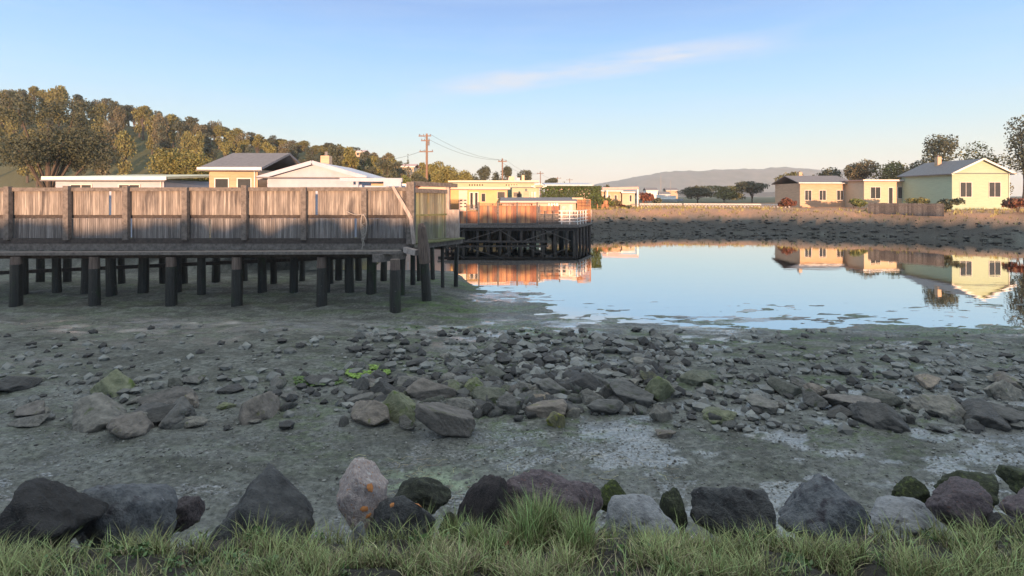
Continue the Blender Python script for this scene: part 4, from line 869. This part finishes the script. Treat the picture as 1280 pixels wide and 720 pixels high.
# ------------------------------------------------------------------ unseen hedge added behind the camera to keep the low sun off the shore
hb = thing('sun_blocking_hedge', (0, -27, 3), 'added hedge out of view behind the viewer, blocking the low sun', 'hedge')
cols = []
for k in range(150):
    x = -75+k; top = 4.45 if x < 30 else 4.45
    top += random.uniform(-.3,.3); cols.append((x, -27+random.uniform(-.4,.4), (2.6+top)/2-.2, .95, .8, (top-2.6)/2+.1))
mbh = MB()
for c in cols:
    n_ = 8
    for i in range(1): mbh.tube([(c[0],c[1],2.4),(c[0]+.1,c[1],c[2]),(c[0],c[1],c[2]+c[5]*.8),(c[0],c[1],c[2]+c[5])], [.9,.95,.8,.25], 8, wob=.1)
mbh.build('stems', m_bark, hb)  # thick solid core of the added hedge
leaves(cols, 16000, .22, .8).build('foliage', m_leafd, hb)

# ------------------------------------------------------------------ rocks
def rock_mesh(name, sub, seed, flat=.7, ncut=14, rough=.07, wide=1.0, facet=False, lo=.58, k=60):
    import bmesh
    bm = bmesh.new(); bmesh.ops.create_icosphere(bm, subdivisions=sub, radius=1)
    r_ = np.random.default_rng(seed); n = r_.normal(size=(ncut,3)); n /= np.linalg.norm(n,axis=1)[:,None]; h = r_.uniform(lo,.95,ncut)
    P = np.array([v.co[:] for v in bm.verts]); dt = P@n.T
    rr = np.where(dt > .12, h[None,:]/np.maximum(dt,.12), 9)
    rad = (np.power(np.minimum(rr,3.0), -k).sum(1)+1.35**-k)**(-1/k)
    Q_ = P*rad[:,None]
    nz_ = fbm(Q_[:,0]*2.2+seed*3.1+Q_[:,2]*1.3, Q_[:,1]*2.2+Q_[:,2]*1.9, 5, seed)-.5
    n2_ = fbm(Q_[:,0]*7+Q_[:,2]*5, Q_[:,1]*7-Q_[:,2]*4+9, 4, seed+3)-.5
    n3_ = np.abs(fbm(Q_[:,0]*3.5+Q_[:,2]*2.5+seed, Q_[:,1]*3.5-Q_[:,2]*2, 4, seed+7)-.5)
    Q_ = Q_*(1+nz_*rough*3+n2_*rough*1.6-n3_*rough*2.4)[:,None]*np.array([wide,1,flat])
    if sub >= 5: Q_ = Q_*(1+(fbm(Q_[:,0]*16+Q_[:,2]*11, Q_[:,1]*16-Q_[:,2]*13, 3, seed+11)-.5)*.045)[:,None]
    Q_ /= np.abs(Q_[:,0]).max()
    for v, q in zip(bm.verts, Q_): v.co = q
    me = bpy.data.meshes.new(name); bm.to_mesh(me); bm.free()
    if not facet: me.shade_smooth()
    return me
def put_rock(me, name, m, loc, sx, sy, sz, rz, tilt=(0,0)):
    me2 = me
    o = bpy.data.objects.new(name, me2); C.objects.link(o); o.location = loc; o.scale = (sx,sy,sz); o.rotation_euler = (tilt[0],tilt[1],rz)
    if not me2.materials: me2.materials.append(m)
    o.material_slots[0].link = 'OBJECT'; o.material_slots[0].material = m
    return o
def solve(px, py):
    """where the line of sight through the photo's point (px,py) met the ground"""
    d = np.geomspace(1.8, 40, 900); x = (px-640)/640*d; z = H-(py-245)/640*d; g = ground(x, d, False)
    i = int(np.argmax(z < g)); return float(x[i]), float(d[i]), float(g[i])
big = [rock_mesh('rock_shape', 5, 100+i, .62+.1*(i % 3), 9+i % 4, .055) for i in range(9)]
ROW = [ # zoomed centre x, centre y, width, height, material, label, tilt
 (300,428,205,100,m_rockb,'wide rounded brown grey rock, largest at the back left of the rock row',0),
 (205,497,140,85,m_rockg,'flat topped greenish rock left of the big tilted slab',0),
 (95,528,175,75,m_rockb,'low brown grey rock at the left end of the front row',0),
 (405,552,255,135,m_rockb,'big tilted slab rock in the front, longest of the rock row',.48),
 (455,478,120,66,m_rock,'smooth grey rock just behind the big tilted slab',0),
 (560,446,120,58,m_rockg,'grey green rounded rock at the middle of the rock row',0),
 (640,478,92,82,m_rock,'upright triangular grey rock right of the small dark cube rock',0),
 (730,452,84,48,m_rock,'small grey rock between the triangular rock and the pointed slab',0),
 (552,495,62,46,m_rockk,'small dark cube like rock behind the slab tip',0),
 (785,418,150,80,m_rock,'pointed grey slab rock sloping down to the right',.25),
 (915,410,142,56,m_rockk,'long dark flat rock at the back right of the row',0),
 (940,456,82,46,m_rock,'small square grey rock below the long dark rock',0),
 (797,500,165,76,m_rockb,'flat topped brown grey block behind the mossy tipped stone',0),
 (802,535,70,72,m_rocky,'small stone with yellow green moss on its tip, front of the row',0),
 (985,490,140,58,m_rock,'low smooth grey rock right of the flat topped block',0),
 (1115,445,160,80,m_rock,'broad grey rock left of the green right end rock',.2),
 (1010,432,62,60,m_rock,'steep small grey rock beside the long dark rock',0),
 (1208,420,120,82,m_rockg,'pale green topped rock at the right end of the rock row',-.2),
 (1205,512,95,85,m_rock,'cracked upright rock at the right front end of the row',0),
 (150,432,115,50,m_rockk,'dark low rock behind the flat topped greenish rock',0),
 (62,415,62,55,m_rock,'grey rock at the left edge next to the bright algae',0),
 (150,390,62,36,m_rockk,'small black rock right behind the bright algae',0),
 (430,367,62,42,m_rockk,'black angular rock standing alone behind the row, left of centre',0),
 (245,396,92,42,m_rock,'low grey rock behind the widest brown rock',0),
 (422,408,84,48,m_rockg,'green tinted rock touching the widest brown rock',0),
 (1160,378,72,46,m_rocky,'cream yellow rock at the back right of the row',0),
 (690,420,74,42,m_rock,'low grey rock left of the pointed slab rock',0),
 (612,418,60,40,m_rockg,'small green grey rock at the middle back of the row',0),
 (492,410,72,42,m_rockg,'mossy rock behind the smooth grey rock',0),
 (235,552,72,42,m_rock,'small pale grey rock left of the big tilted slab foot',0),
 (72,462,105,50,m_rock,'grey wedge rock at the left end of the back row',0),
 (1038,466,62,40,m_rock,'small wedge rock below the steep small grey rock',0),
 (660,530,42,26,m_rock,'little grey stone before the triangular rock',0),
 (1225,592,75,32,m_rockb,'half buried brown rock alone on the mud at the right',0),
 (340,474,95,40,m_rockg,'green rock capping the back of the big tilted slab',0),
 (130,478,100,36,m_rockk,'dark flat rock between the wedge rock and the greenish one',0),
 (500,440,60,44,m_rockg,'round mossy stone left of the middle grey green rock',0),
 (870,372,60,34,m_rock,'small grey stone behind the long dark rock',0),
 (1085,410,50,34,m_rockk,'small black stone behind the broad grey rock',0)]
for i, (cx, cy, w_, h_, m, lb, tl) in enumerate(ROW):
    px = 430+cx/3.048; pb = 350+(cy+h_/2)/3.048; wp = w_/3.048; hp = h_/3.048
    x, y, g = solve(px, pb-hp*.12); hx = wp*y/640/2; hz = hp*y/640
    sy = hx*random.uniform(.6,.85)
    me = big[i % 9]
    o = put_rock(me, 'rock', m, (x, y+sy*.6, g+hz*.24), hx*1.26, sy, hz*1.0, (.12 if tl else random.uniform(-.3,.3)+(3.14 if i % 2 else 0)), (0, tl))
    tag(o, lb, 'rock', 'row of large rocks across the mud')
for k in range(48):
    px = random.uniform(440, 842)
    x, y, g = solve(px, random.uniform(462, 512)); hx = random.uniform(.12,.27)
    tag(put_rock(big[(k*5) % 9], 'rock', [m_rock, m_rockb, m_rocks, m_rock, m_rockg, m_rockk][k % 6], (x, y, g+hx*.12), hx, hx*random.uniform(.7,1), hx*random.uniform(.6,.95), random.uniform(0,6.28), (random.uniform(-.25,.25), random.uniform(-.25,.25))),
        'cobble wedged between the larger rocks of the row', 'rock', 'cobbles between the large rocks')
for k in range(46):
    px = random.uniform(-15, 425) if k % 2 else random.uniform(858, 1295)
    x, y, g = solve(px, random.uniform(478, 540)); hx = random.uniform(.16,.42)
    tag(put_rock(big[k % 9], 'rock', [m_rock, m_rockb, m_rock, m_rockk, m_rockg][k % 5], (x, y, g+hx*.18), hx, hx*random.uniform(.7,1), hx*random.uniform(.6,.95), random.uniform(0,6.28), (random.uniform(-.2,.2), random.uniform(-.2,.2))),
        'large rock in the row %s' % ('left of the bright algae patch' if k % 2 else 'right of the pale green topped rock'), 'rock', 'row of large rocks across the mud')
# boulders at the viewer's feet
def boulder(cx, cy, w_, h_, m, lb, seed, d, flat=1.0, tilt=0, depth=.8, ncut=12, name='boulder', rot=0, rough=.05):
    px = 430+cx/3.048; pc = 540+cy/3.048; wp = w_/3.048; hp = h_/3.048
    me = rock_mesh('boulder_shape', 5, seed, flat, ncut+6, rough*1.5, lo=.72, k=20)
    x = X(px,d); z = Z(pc,d); hx = wp*d/640/2; hz = hp*d/640/2
    zmax = max(abs(v.co.z) for v in me.vertices)
    o = put_rock(me, name, m, (x, d+hx*depth*.3, z-hz*.28), hx, hx*depth, hz*1.28/zmax, rot, (0, tilt)); tag(o, lb, 'boulder', 'boulders along the grassy edge')
    return o
BO = [boulder(62,228,190,225,b_pale,'pale pinkish boulder with orange lichen at the left edge',201,3.2),
 boulder(208,345,290,240,b_dark,'dark slate boulder with an orange lichen spot on top',202,3.05, depth=.7),
 boulder(530,265,190,245,b_black,'dark leaning slab boulder left of the big purple one',203,3.25, tilt=.5, depth=.6),
 boulder(765,285,455,235,b_purple,'widest boulder, mottled purple grey, behind the tall green grass',204,3.4, depth=.5, rough=.07),
 boulder(1130,355,290,270,b_grey,'blue grey cracked boulder with smooth facets at the right',205,3.1, depth=.7, ncut=9, rough=.02),
 boulder(1258,300,110,180,b_moss,'dark mossy boulder behind the blue grey one at right edge',206,3.5),
 boulder(285,250,240,130,b_moss,'low mossy boulder between the slate boulder and leaning slab',207,3.8),
 boulder(1035,255,190,110,b_moss,'green mossy boulder between the purple and blue grey boulders',208,3.9, tilt=.3),
 boulder(462,375,70,55,b_dark,'small pale veined stone under the leaning slab',209,2.9),
 boulder(45,400,80,100,b_grey,'grey stone squeezed below the pale lichen boulder',210,2.95),
 boulder(68,540,130,70,b_grey,'smooth rounded grey stone at the bottom left in the grass',211,2.4, ncut=30, rough=.01),
 boulder(795,500,110,70,b_grey,'half hidden grey stone in the grass at the bottom middle',212,2.45),
 boulder(1190,535,105,60,b_grey,'bluish stone in the grass at the bottom right',213,2.4, ncut=20, rough=.01),
 boulder(400,345,80,80,b_moss,'dark wedge stone between slate boulder and leaning slab',214,3.3),
 boulder(1020,395,110,110,b_black,'black stone in the gap left of the blue grey boulder',215,3.2)]
rr_ = random.Random(11); BL = []
for side, lo_, hi_ in ((0, -25, 372), (1, 880, 1300)):
    px = lo_
    while px < hi_:
        wp = rr_.choice([55, 75, 95, 125, 150])*rr_.uniform(.85,1.15); px += wp*.42
        BL.append((px, 652+rr_.uniform(-14,14)-wp*.06, wp, wp*rr_.uniform(.52,.70), rr_.choice([b_purple, b_dark, b_grey, b_black, b_dark, b_purple])))
        if rr_.random() < .45: BL.append((px+rr_.uniform(-20,20), 612+rr_.uniform(-6,6), rr_.uniform(50,85), rr_.uniform(32,48), b_moss))
        px += wp*.42
for k, (px, pc, wp, hp, m) in enumerate(BL):
    b_ = boulder((px-430)*3.048, (pc-540)*3.048, wp*3.048, hp*3.048, m, ('boulder in the bank left of the pale lichen boulder' if px < 430 else 'boulder in the bank right of the blue grey boulder'), 230+k, 2.95+(k*7 % 5)*.16+(.5 if m is b_moss else 0), depth=.7, ncut=9+k % 4)
def lichen(b, ux, uz, r_, m):
    """a crusty disc sitting on the boulder's camera side, found on its real surface"""
    mwt = Matrix.LocRotScale(b.location, b.rotation_euler, b.scale)
    best = None
    for v in b.data.vertices:
        p = mwt @ v.co
        if p.y > b.location.y+.02: continue
        q = ((p.x-b.location.x)/b.scale[0]-ux)**2 + ((p.z-b.location.z)/b.scale[0]-uz)**2
        if best is None or q < best[0]: best = (q, p, (mwt.to_3x3().inverted().transposed() @ v.normal).normalized())
    _, p, n_ = best; a = n_.orthogonal().normalized(); c = n_.cross(a)
    vs_ = [p+n_*.006]; 
    for k in range(18):
        t_ = 2*math.pi*k/18; q = r_*.55*random.uniform(.82,1.08)*(1+.25*math.sin(2*t_+r_*90)+.12*math.sin(5*t_)); vs_.append(p+a*q*math.cos(t_)+c*q*math.sin(t_)+n_*.001-n_*.1*q)
    inv = mwt.inverted()
    me = bpy.data.meshes.new('lichen_patch'); me.from_pydata([inv @ v for v in vs_], [], [(0,1+k,1+(k+1)%18) for k in range(18)]); me.materials.append(m); me.shade_smooth()
    o = bpy.data.objects.new('lichen_patch', me); C.objects.link(o); o.parent = b
bpy.context.view_layer.update()
lichen(BO[1], .5, .62, .045, m_lich); lichen(BO[1], -.2, .65, .025, m_lich); lichen(BO[1], -.35, -.15, .018, m_lichw); lichen(BO[1], -.28,-.3,.012,m_lichw)
lichen(BO[0], .5, .7, .05, m_lich); lichen(BO[0], .3, .0, .04, m_lich); lichen(BO[0], .5,-.35,.03,m_lich)
lichen(BO[3], -.25,.25,.02,m_lichw); lichen(BO[3], -.28,.1,.02,m_lichw); lichen(BO[4], -.35,-.2,.03,m_lichw)

# small stones: the largest ones each an object, the remaining gravel one mesh
small = [rock_mesh('stone_shape', 3, 300+i, .55+.1*(i%3), 8+i, .06, facet=False) for i in range(10)]
cand = []
def scat(n, f, mlist, smin, smax):
    for _ in range(n):
        x, y = f(); s_ = smin+(smax-smin)*random.random()**2.0
        cand.append((s_/y, x, y, s_, random.choice(mlist)))
def fc():
    while True:
        y = random.uniform(8.2, 15.5); px = random.uniform(436, 850); x = X(px, y)
        dens = float(ss(15.5, 10.5, np.array(y)))*(1.0 if px > 560 else .33) + .02
        if float(vnoise(np.array(x*.9), np.array(y*.9), 5)) < .30: dens *= .3
        if random.random() < dens: return x, y
scat(1700, fc, [m_rocks, m_rocks, m_rockk, m_rock, m_rockk], .035, .20)
def fl():
    while True:
        y = random.uniform(7.5, 15); px = random.uniform(-20, 440)
        if random.random() < .5*float(ss(15.5, 9, np.array(y))): return X(px, y), y
scat(320, fl, [m_rocks, m_rock, m_rockk], .04, .16)
def fr():
    while True:
        y = random.uniform(7.5, 15.5); px = random.uniform(842, 1300)
        if random.random() < float(ss(15.5, 9, np.array(y))): return X(px, y), y
scat(900, fr, [m_rocks, m_rocks, m_rock, m_rockk], .035, .15)
cand.sort(key=lambda c: -c[0])
desc = {m_rocks.name:'small wet grey stone lying on the tidal mud', m_rock.name:'small dry grey stone lying on the tidal mud', m_rockk.name:'small black stone lying on the tidal mud'}
for k, (q, x, y, s_, m) in enumerate(cand[:165]):
    o = put_rock(small[k % 10], 'stone', m, (x, y, gz(x,y)+s_*.10), s_, s_*random.uniform(.6,1), s_*random.uniform(.7,1.2), random.uniform(0,6.28), (random.uniform(-.3,.3), random.uniform(-.3,.3)))
    tag(o, desc[m.name], 'stone', 'small stones scattered on the mud')
tiny = [rock_mesh('pebble_shape', 1, 340+i, .6, 8, .05, facet=True) for i in range(6)]
for mm, nm, lb in ((m_rocks,'gravel','grey gravel and pebbles strewn on the mud between the stones'),(m_rockk,'dark_gravel','black gravel strewn among the stones')):
    mb = MB(); rest = [c for c in cand[165:] if (c[4] is m_rockk) == (mm is m_rockk)]
    extra = []
    for _ in range(11000 if mm is m_rocks else 700):
        y = random.uniform(5.3, 9.5) if random.random() < .72 else random.uniform(9, 15); px = random.uniform(-30,1310)
        extra.append((0, X(px,y), y, random.uniform(.005,.013)+(.016*random.random()**5), mm))
    for k, (q, x, y, s_, m) in enumerate(rest+extra):
        me = tiny[k % 6]; a = random.uniform(0,6.28); c_, n_ = math.cos(a), math.sin(a); g = gz(x,y)+s_*.2
        mb.add([(x+s_*(v.co.x*c_-v.co.y*n_), y+s_*(v.co.x*n_+v.co.y*c_), g+s_*v.co.z) for v in me.vertices], [tuple(p.vertices) for p in me.polygons])
    tag(mb.build(nm, mat('gravel_mixed', (.20,.205,.19), (.06,.062,.058), .5, 2, (1,1,1), 0, 1) if mm is m_rocks else mm), lb, 'gravel', kind='stuff')

mb = MB()
for _ in range(5200):
    x = random.uniform(-6, 62); y = random.uniform(33, 60); g = float(gz(x, y))
    if not (-.15 < g < 1.55) or random.random() < (g-.7)*.8: continue
    s_ = random.uniform(.09,.42)*(1.0 if random.random() < .3 else .6); me = tiny[_ % 6]; a = random.uniform(0,6.28); c_, n_ = math.cos(a), math.sin(a)
    mb.add([(x+s_*(v.co.x*c_-v.co.y*n_), y+s_*(v.co.x*n_+v.co.y*c_), g+s_*.8*v.co.z) for v in me.vertices], [tuple(p.vertices) for p in me.polygons])
tag(mb.build('bank_rubble', mat('bank_rubble', (.075,.070,.060), (.028,.027,.024), .85, 2, (1,1,1), .5, 1)), 'dark rubble and rocks covering the far bank slope', 'rubble', kind='stuff')
mb = MB()
for _ in range(2600):
    x = random.uniform(-3, 60); y = random.uniform(45, 80); g = gz(x, y)
    if g < 1.3 or (x > 35 and y > 62): continue
    for q in range(5):
        a = random.uniform(0,6.28); h_ = random.uniform(.12,.4); xx = x+random.uniform(-.15,.15); mb.add([(xx-.03,y,g-.03),(xx+.03,y,g-.03),(xx+h_*.4*math.cos(a),y+h_*.4*math.sin(a),g+h_)], [(0,1,2)])
tag(mb.build('bank_grass', mat('bank_grass', (.34,.27,.10), (.16,.15,.055), .9, 1, (1,1,1), 0, 1)), 'dry tawny grass along the top of the far bank', 'grass', kind='stuff')
# ------------------------------------------------------------------ algae, grass
def algae(x0, y0, rx, ry, label, n=500, m=m_algae):
    mb = MB()
    for _ in range(n):
        a = random.uniform(0,6.28); r_ = math.sqrt(random.random()); x = x0+rx*r_*math.cos(a); y = y0+ry*r_*math.sin(a)
        if float(vnoise(np.array(x*5), np.array(y*5), 8)) < .35: continue
        g = gz(x,y); s_ = random.uniform(.03,.075)
        vs_ = [(x+s_*random.uniform(.6,1.2)*math.cos(t_), y+s_*random.uniform(.6,1.2)*math.sin(t_), g+random.uniform(.005,.05)) for t_ in [k*1.047 for k in range(6)]]+[(x,y,g+.03+random.random()*.03)]
        mb.add(vs_, [(k,(k+1)%6,6) for k in range(6)])
    tag(mb.build('sea_lettuce', m, org=(x0,y0,gz(x0,y0))), label, 'algae', kind='stuff')
x, y, g = solve(458, 468); algae(x, y+.1, .42, .35, 'bright green sea lettuce at the left end of the rocks')
x, y, g = solve(395, 478); algae(x, y, .45, .3, 'duller green sea lettuce left of the bright patch', 300, mat('algae_deep', (.08,.15,.02), (.035,.07,.012), .5, 6, (1,1,1), .8, 1))
def blades(name, spots, m, label, hmin, hmax, wid=.0035, bend=.5):
    vs_ = []; fs_ = []
    for (x, y, z, hs) in spots:
        h = random.uniform(hmin, hmax)*hs; a = random.uniform(0,6.28); b_ = random.uniform(.1,bend)*h*1.3; w_ = wid*random.uniform(.7,1.4); ca, sa = math.cos(a), math.sin(a)
        wa = a+1.57+random.uniform(-.5,.5); wx, wy = math.cos(wa)*w_, math.sin(wa)*w_; n0 = len(vs_)
        for i, f in enumerate((0,.35,.7)):
            px_ = x+ca*b_*f*f; py_ = y+sa*b_*f*f; pz_ = z+h*(f-.18*f*f*bend); k = (1,.85,.55)[i]
            vs_ += [(px_-wx*k,py_-wy*k,pz_),(px_+wx*k,py_+wy*k,pz_)]
        vs_.append((x+ca*b_, y+sa*b_, z+h*(1-.18*bend)))
        fs_ += [(n0,n0+1,n0+3,n0+2),(n0+2,n0+3,n0+5,n0+4),(n0+4,n0+5,n0+6)]
    mb = MB(); mb.v = vs_; mb.f = fs_; tag(mb.build(name, m), label, 'grass', kind='stuff')
def spots_ell(n, px0, px1, d0, d1, dens=None, hs=None):
    out_ = []
    while len(out_) < n:
        px = random.uniform(px0, px1); d = random.uniform(d0, d1); x = X(px,d)
        c_ = float(vnoise(np.array(x*9), np.array(d*9), 12))
        if float(vnoise(np.array(x*2.6+7), np.array(d*3.4), 77)) < .33 and random.random() < .85: continue
        if random.random() > (.04+ss(.38,.7,np.array(c_))*1.1): continue
        out_.append((x, d, gz(x,d)-.01, (hs(px,d) if hs else 1)*(.6+.7*c_)))
    return out_
gf = lambda px, d: .38+.85*math.exp(-((px-664)/42)**2)+.55*math.exp(-((px-735)/24)**2)+.3*math.exp(-((px-600)/14)**2)
blades('green_grass', spots_ell(3800, 585, 765, 2.42, 2.85, hs=gf), m_grass, 'tall green grass tuft in front of the widest boulder', .06, .22, .0024, .5)
blades('dry_grass', spots_ell(900, 585, 765, 2.4, 2.8, hs=gf), m_grassd, 'dry straw stems standing in the tall green grass tuft', .05, .17, .0020, .9)
blades('olive_grass', spots_ell(2600, -30, 1310, 2.6, 3.0), m_grasso, 'loose olive grass growing up between the boulders', .05, .15, .0022, .9)
blades('green_grass', spots_ell(900, 525, 575, 3.1, 3.35), m_grass, 'small green grass tuft between the slate boulder and the leaning slab', .14, .24, .0028, .55)
blades('olive_grass', spots_ell(19000, -40, 1320, 1.95, 2.58, hs=lambda px,d: .62+.3*math.exp(-((px-680)/150)**2)+.25*(px>880 or px<400)), m_grasso, 'olive green short grass along the bottom edge', .03, .16, .0022, .8)
blades('dry_grass', spots_ell(8000, -40, 1320, 1.95, 2.6, hs=lambda px,d: .65+.3*math.exp(-((px-640)/150)**2)), m_grassd, 'dry straw coloured grass mixed along the bottom edge', .04, .12, .0020, .9)
wl_ = []
for _ in range(70):
    px = random.uniform(-20, 1300); d = random.uniform(2.05, 2.75); x = X(px,d); z_ = gz(x,d)
    wl_.append((x, d, z_+random.uniform(.015,.04), random.uniform(.03,.06), random.uniform(.03,.05), random.uniform(.02,.045)))
tag(leaves(wl_, 2600, .011, .2).build('low_weeds', mat('weed_leaf', (.10,.17,.05), (.05,.09,.03), .5, 2, (1,1,1), 0, 1)), 'low broad leafed weeds among the grass at the bottom edge', 'weeds', kind='stuff')
mb = MB()
for _ in range(170):
    px = random.uniform(445, 600) if random.random() < .6 else random.uniform(600, 842)
    y = random.uniform(5.3, 6.8); x = X(px,y); g = gz(x,y)+.012; a = random.uniform(0,6.28); L_ = random.uniform(.05,.2)
    mb.tube([(x,y,g),(x+L_*.5*math.cos(a),y+L_*.5*math.sin(a),g+.012),(x+L_*math.cos(a+.4),y+L_*math.sin(a+.4),g)], [.002]*3, 4)
tag(mb.build('straw_debris', m_grassd), 'pale straw bits washed up on the near mud', 'debris', kind='stuff')
for i, (px, d, c_) in enumerate(((634,2.42,'red brown'),(719,2.42,'red brown'))):
    x = X(px,d); g = gz(x,d)+.05; mb = MB(); mb.add([(x-.018,d,g),(x,d-.012,g+.02),(x+.016,d,g+.006),(x+.004,d+.012,g+.026)], [(0,1,3),(1,2,3)])
    tag(mb.build('fallen_leaf', m_leafr, org=(x,d,g)), 'red brown fallen leaf in the bottom grass, %s of the half hidden stone' % ('left' if i == 0 else 'right'), 'leaf')
bpy.context.view_layer.update()
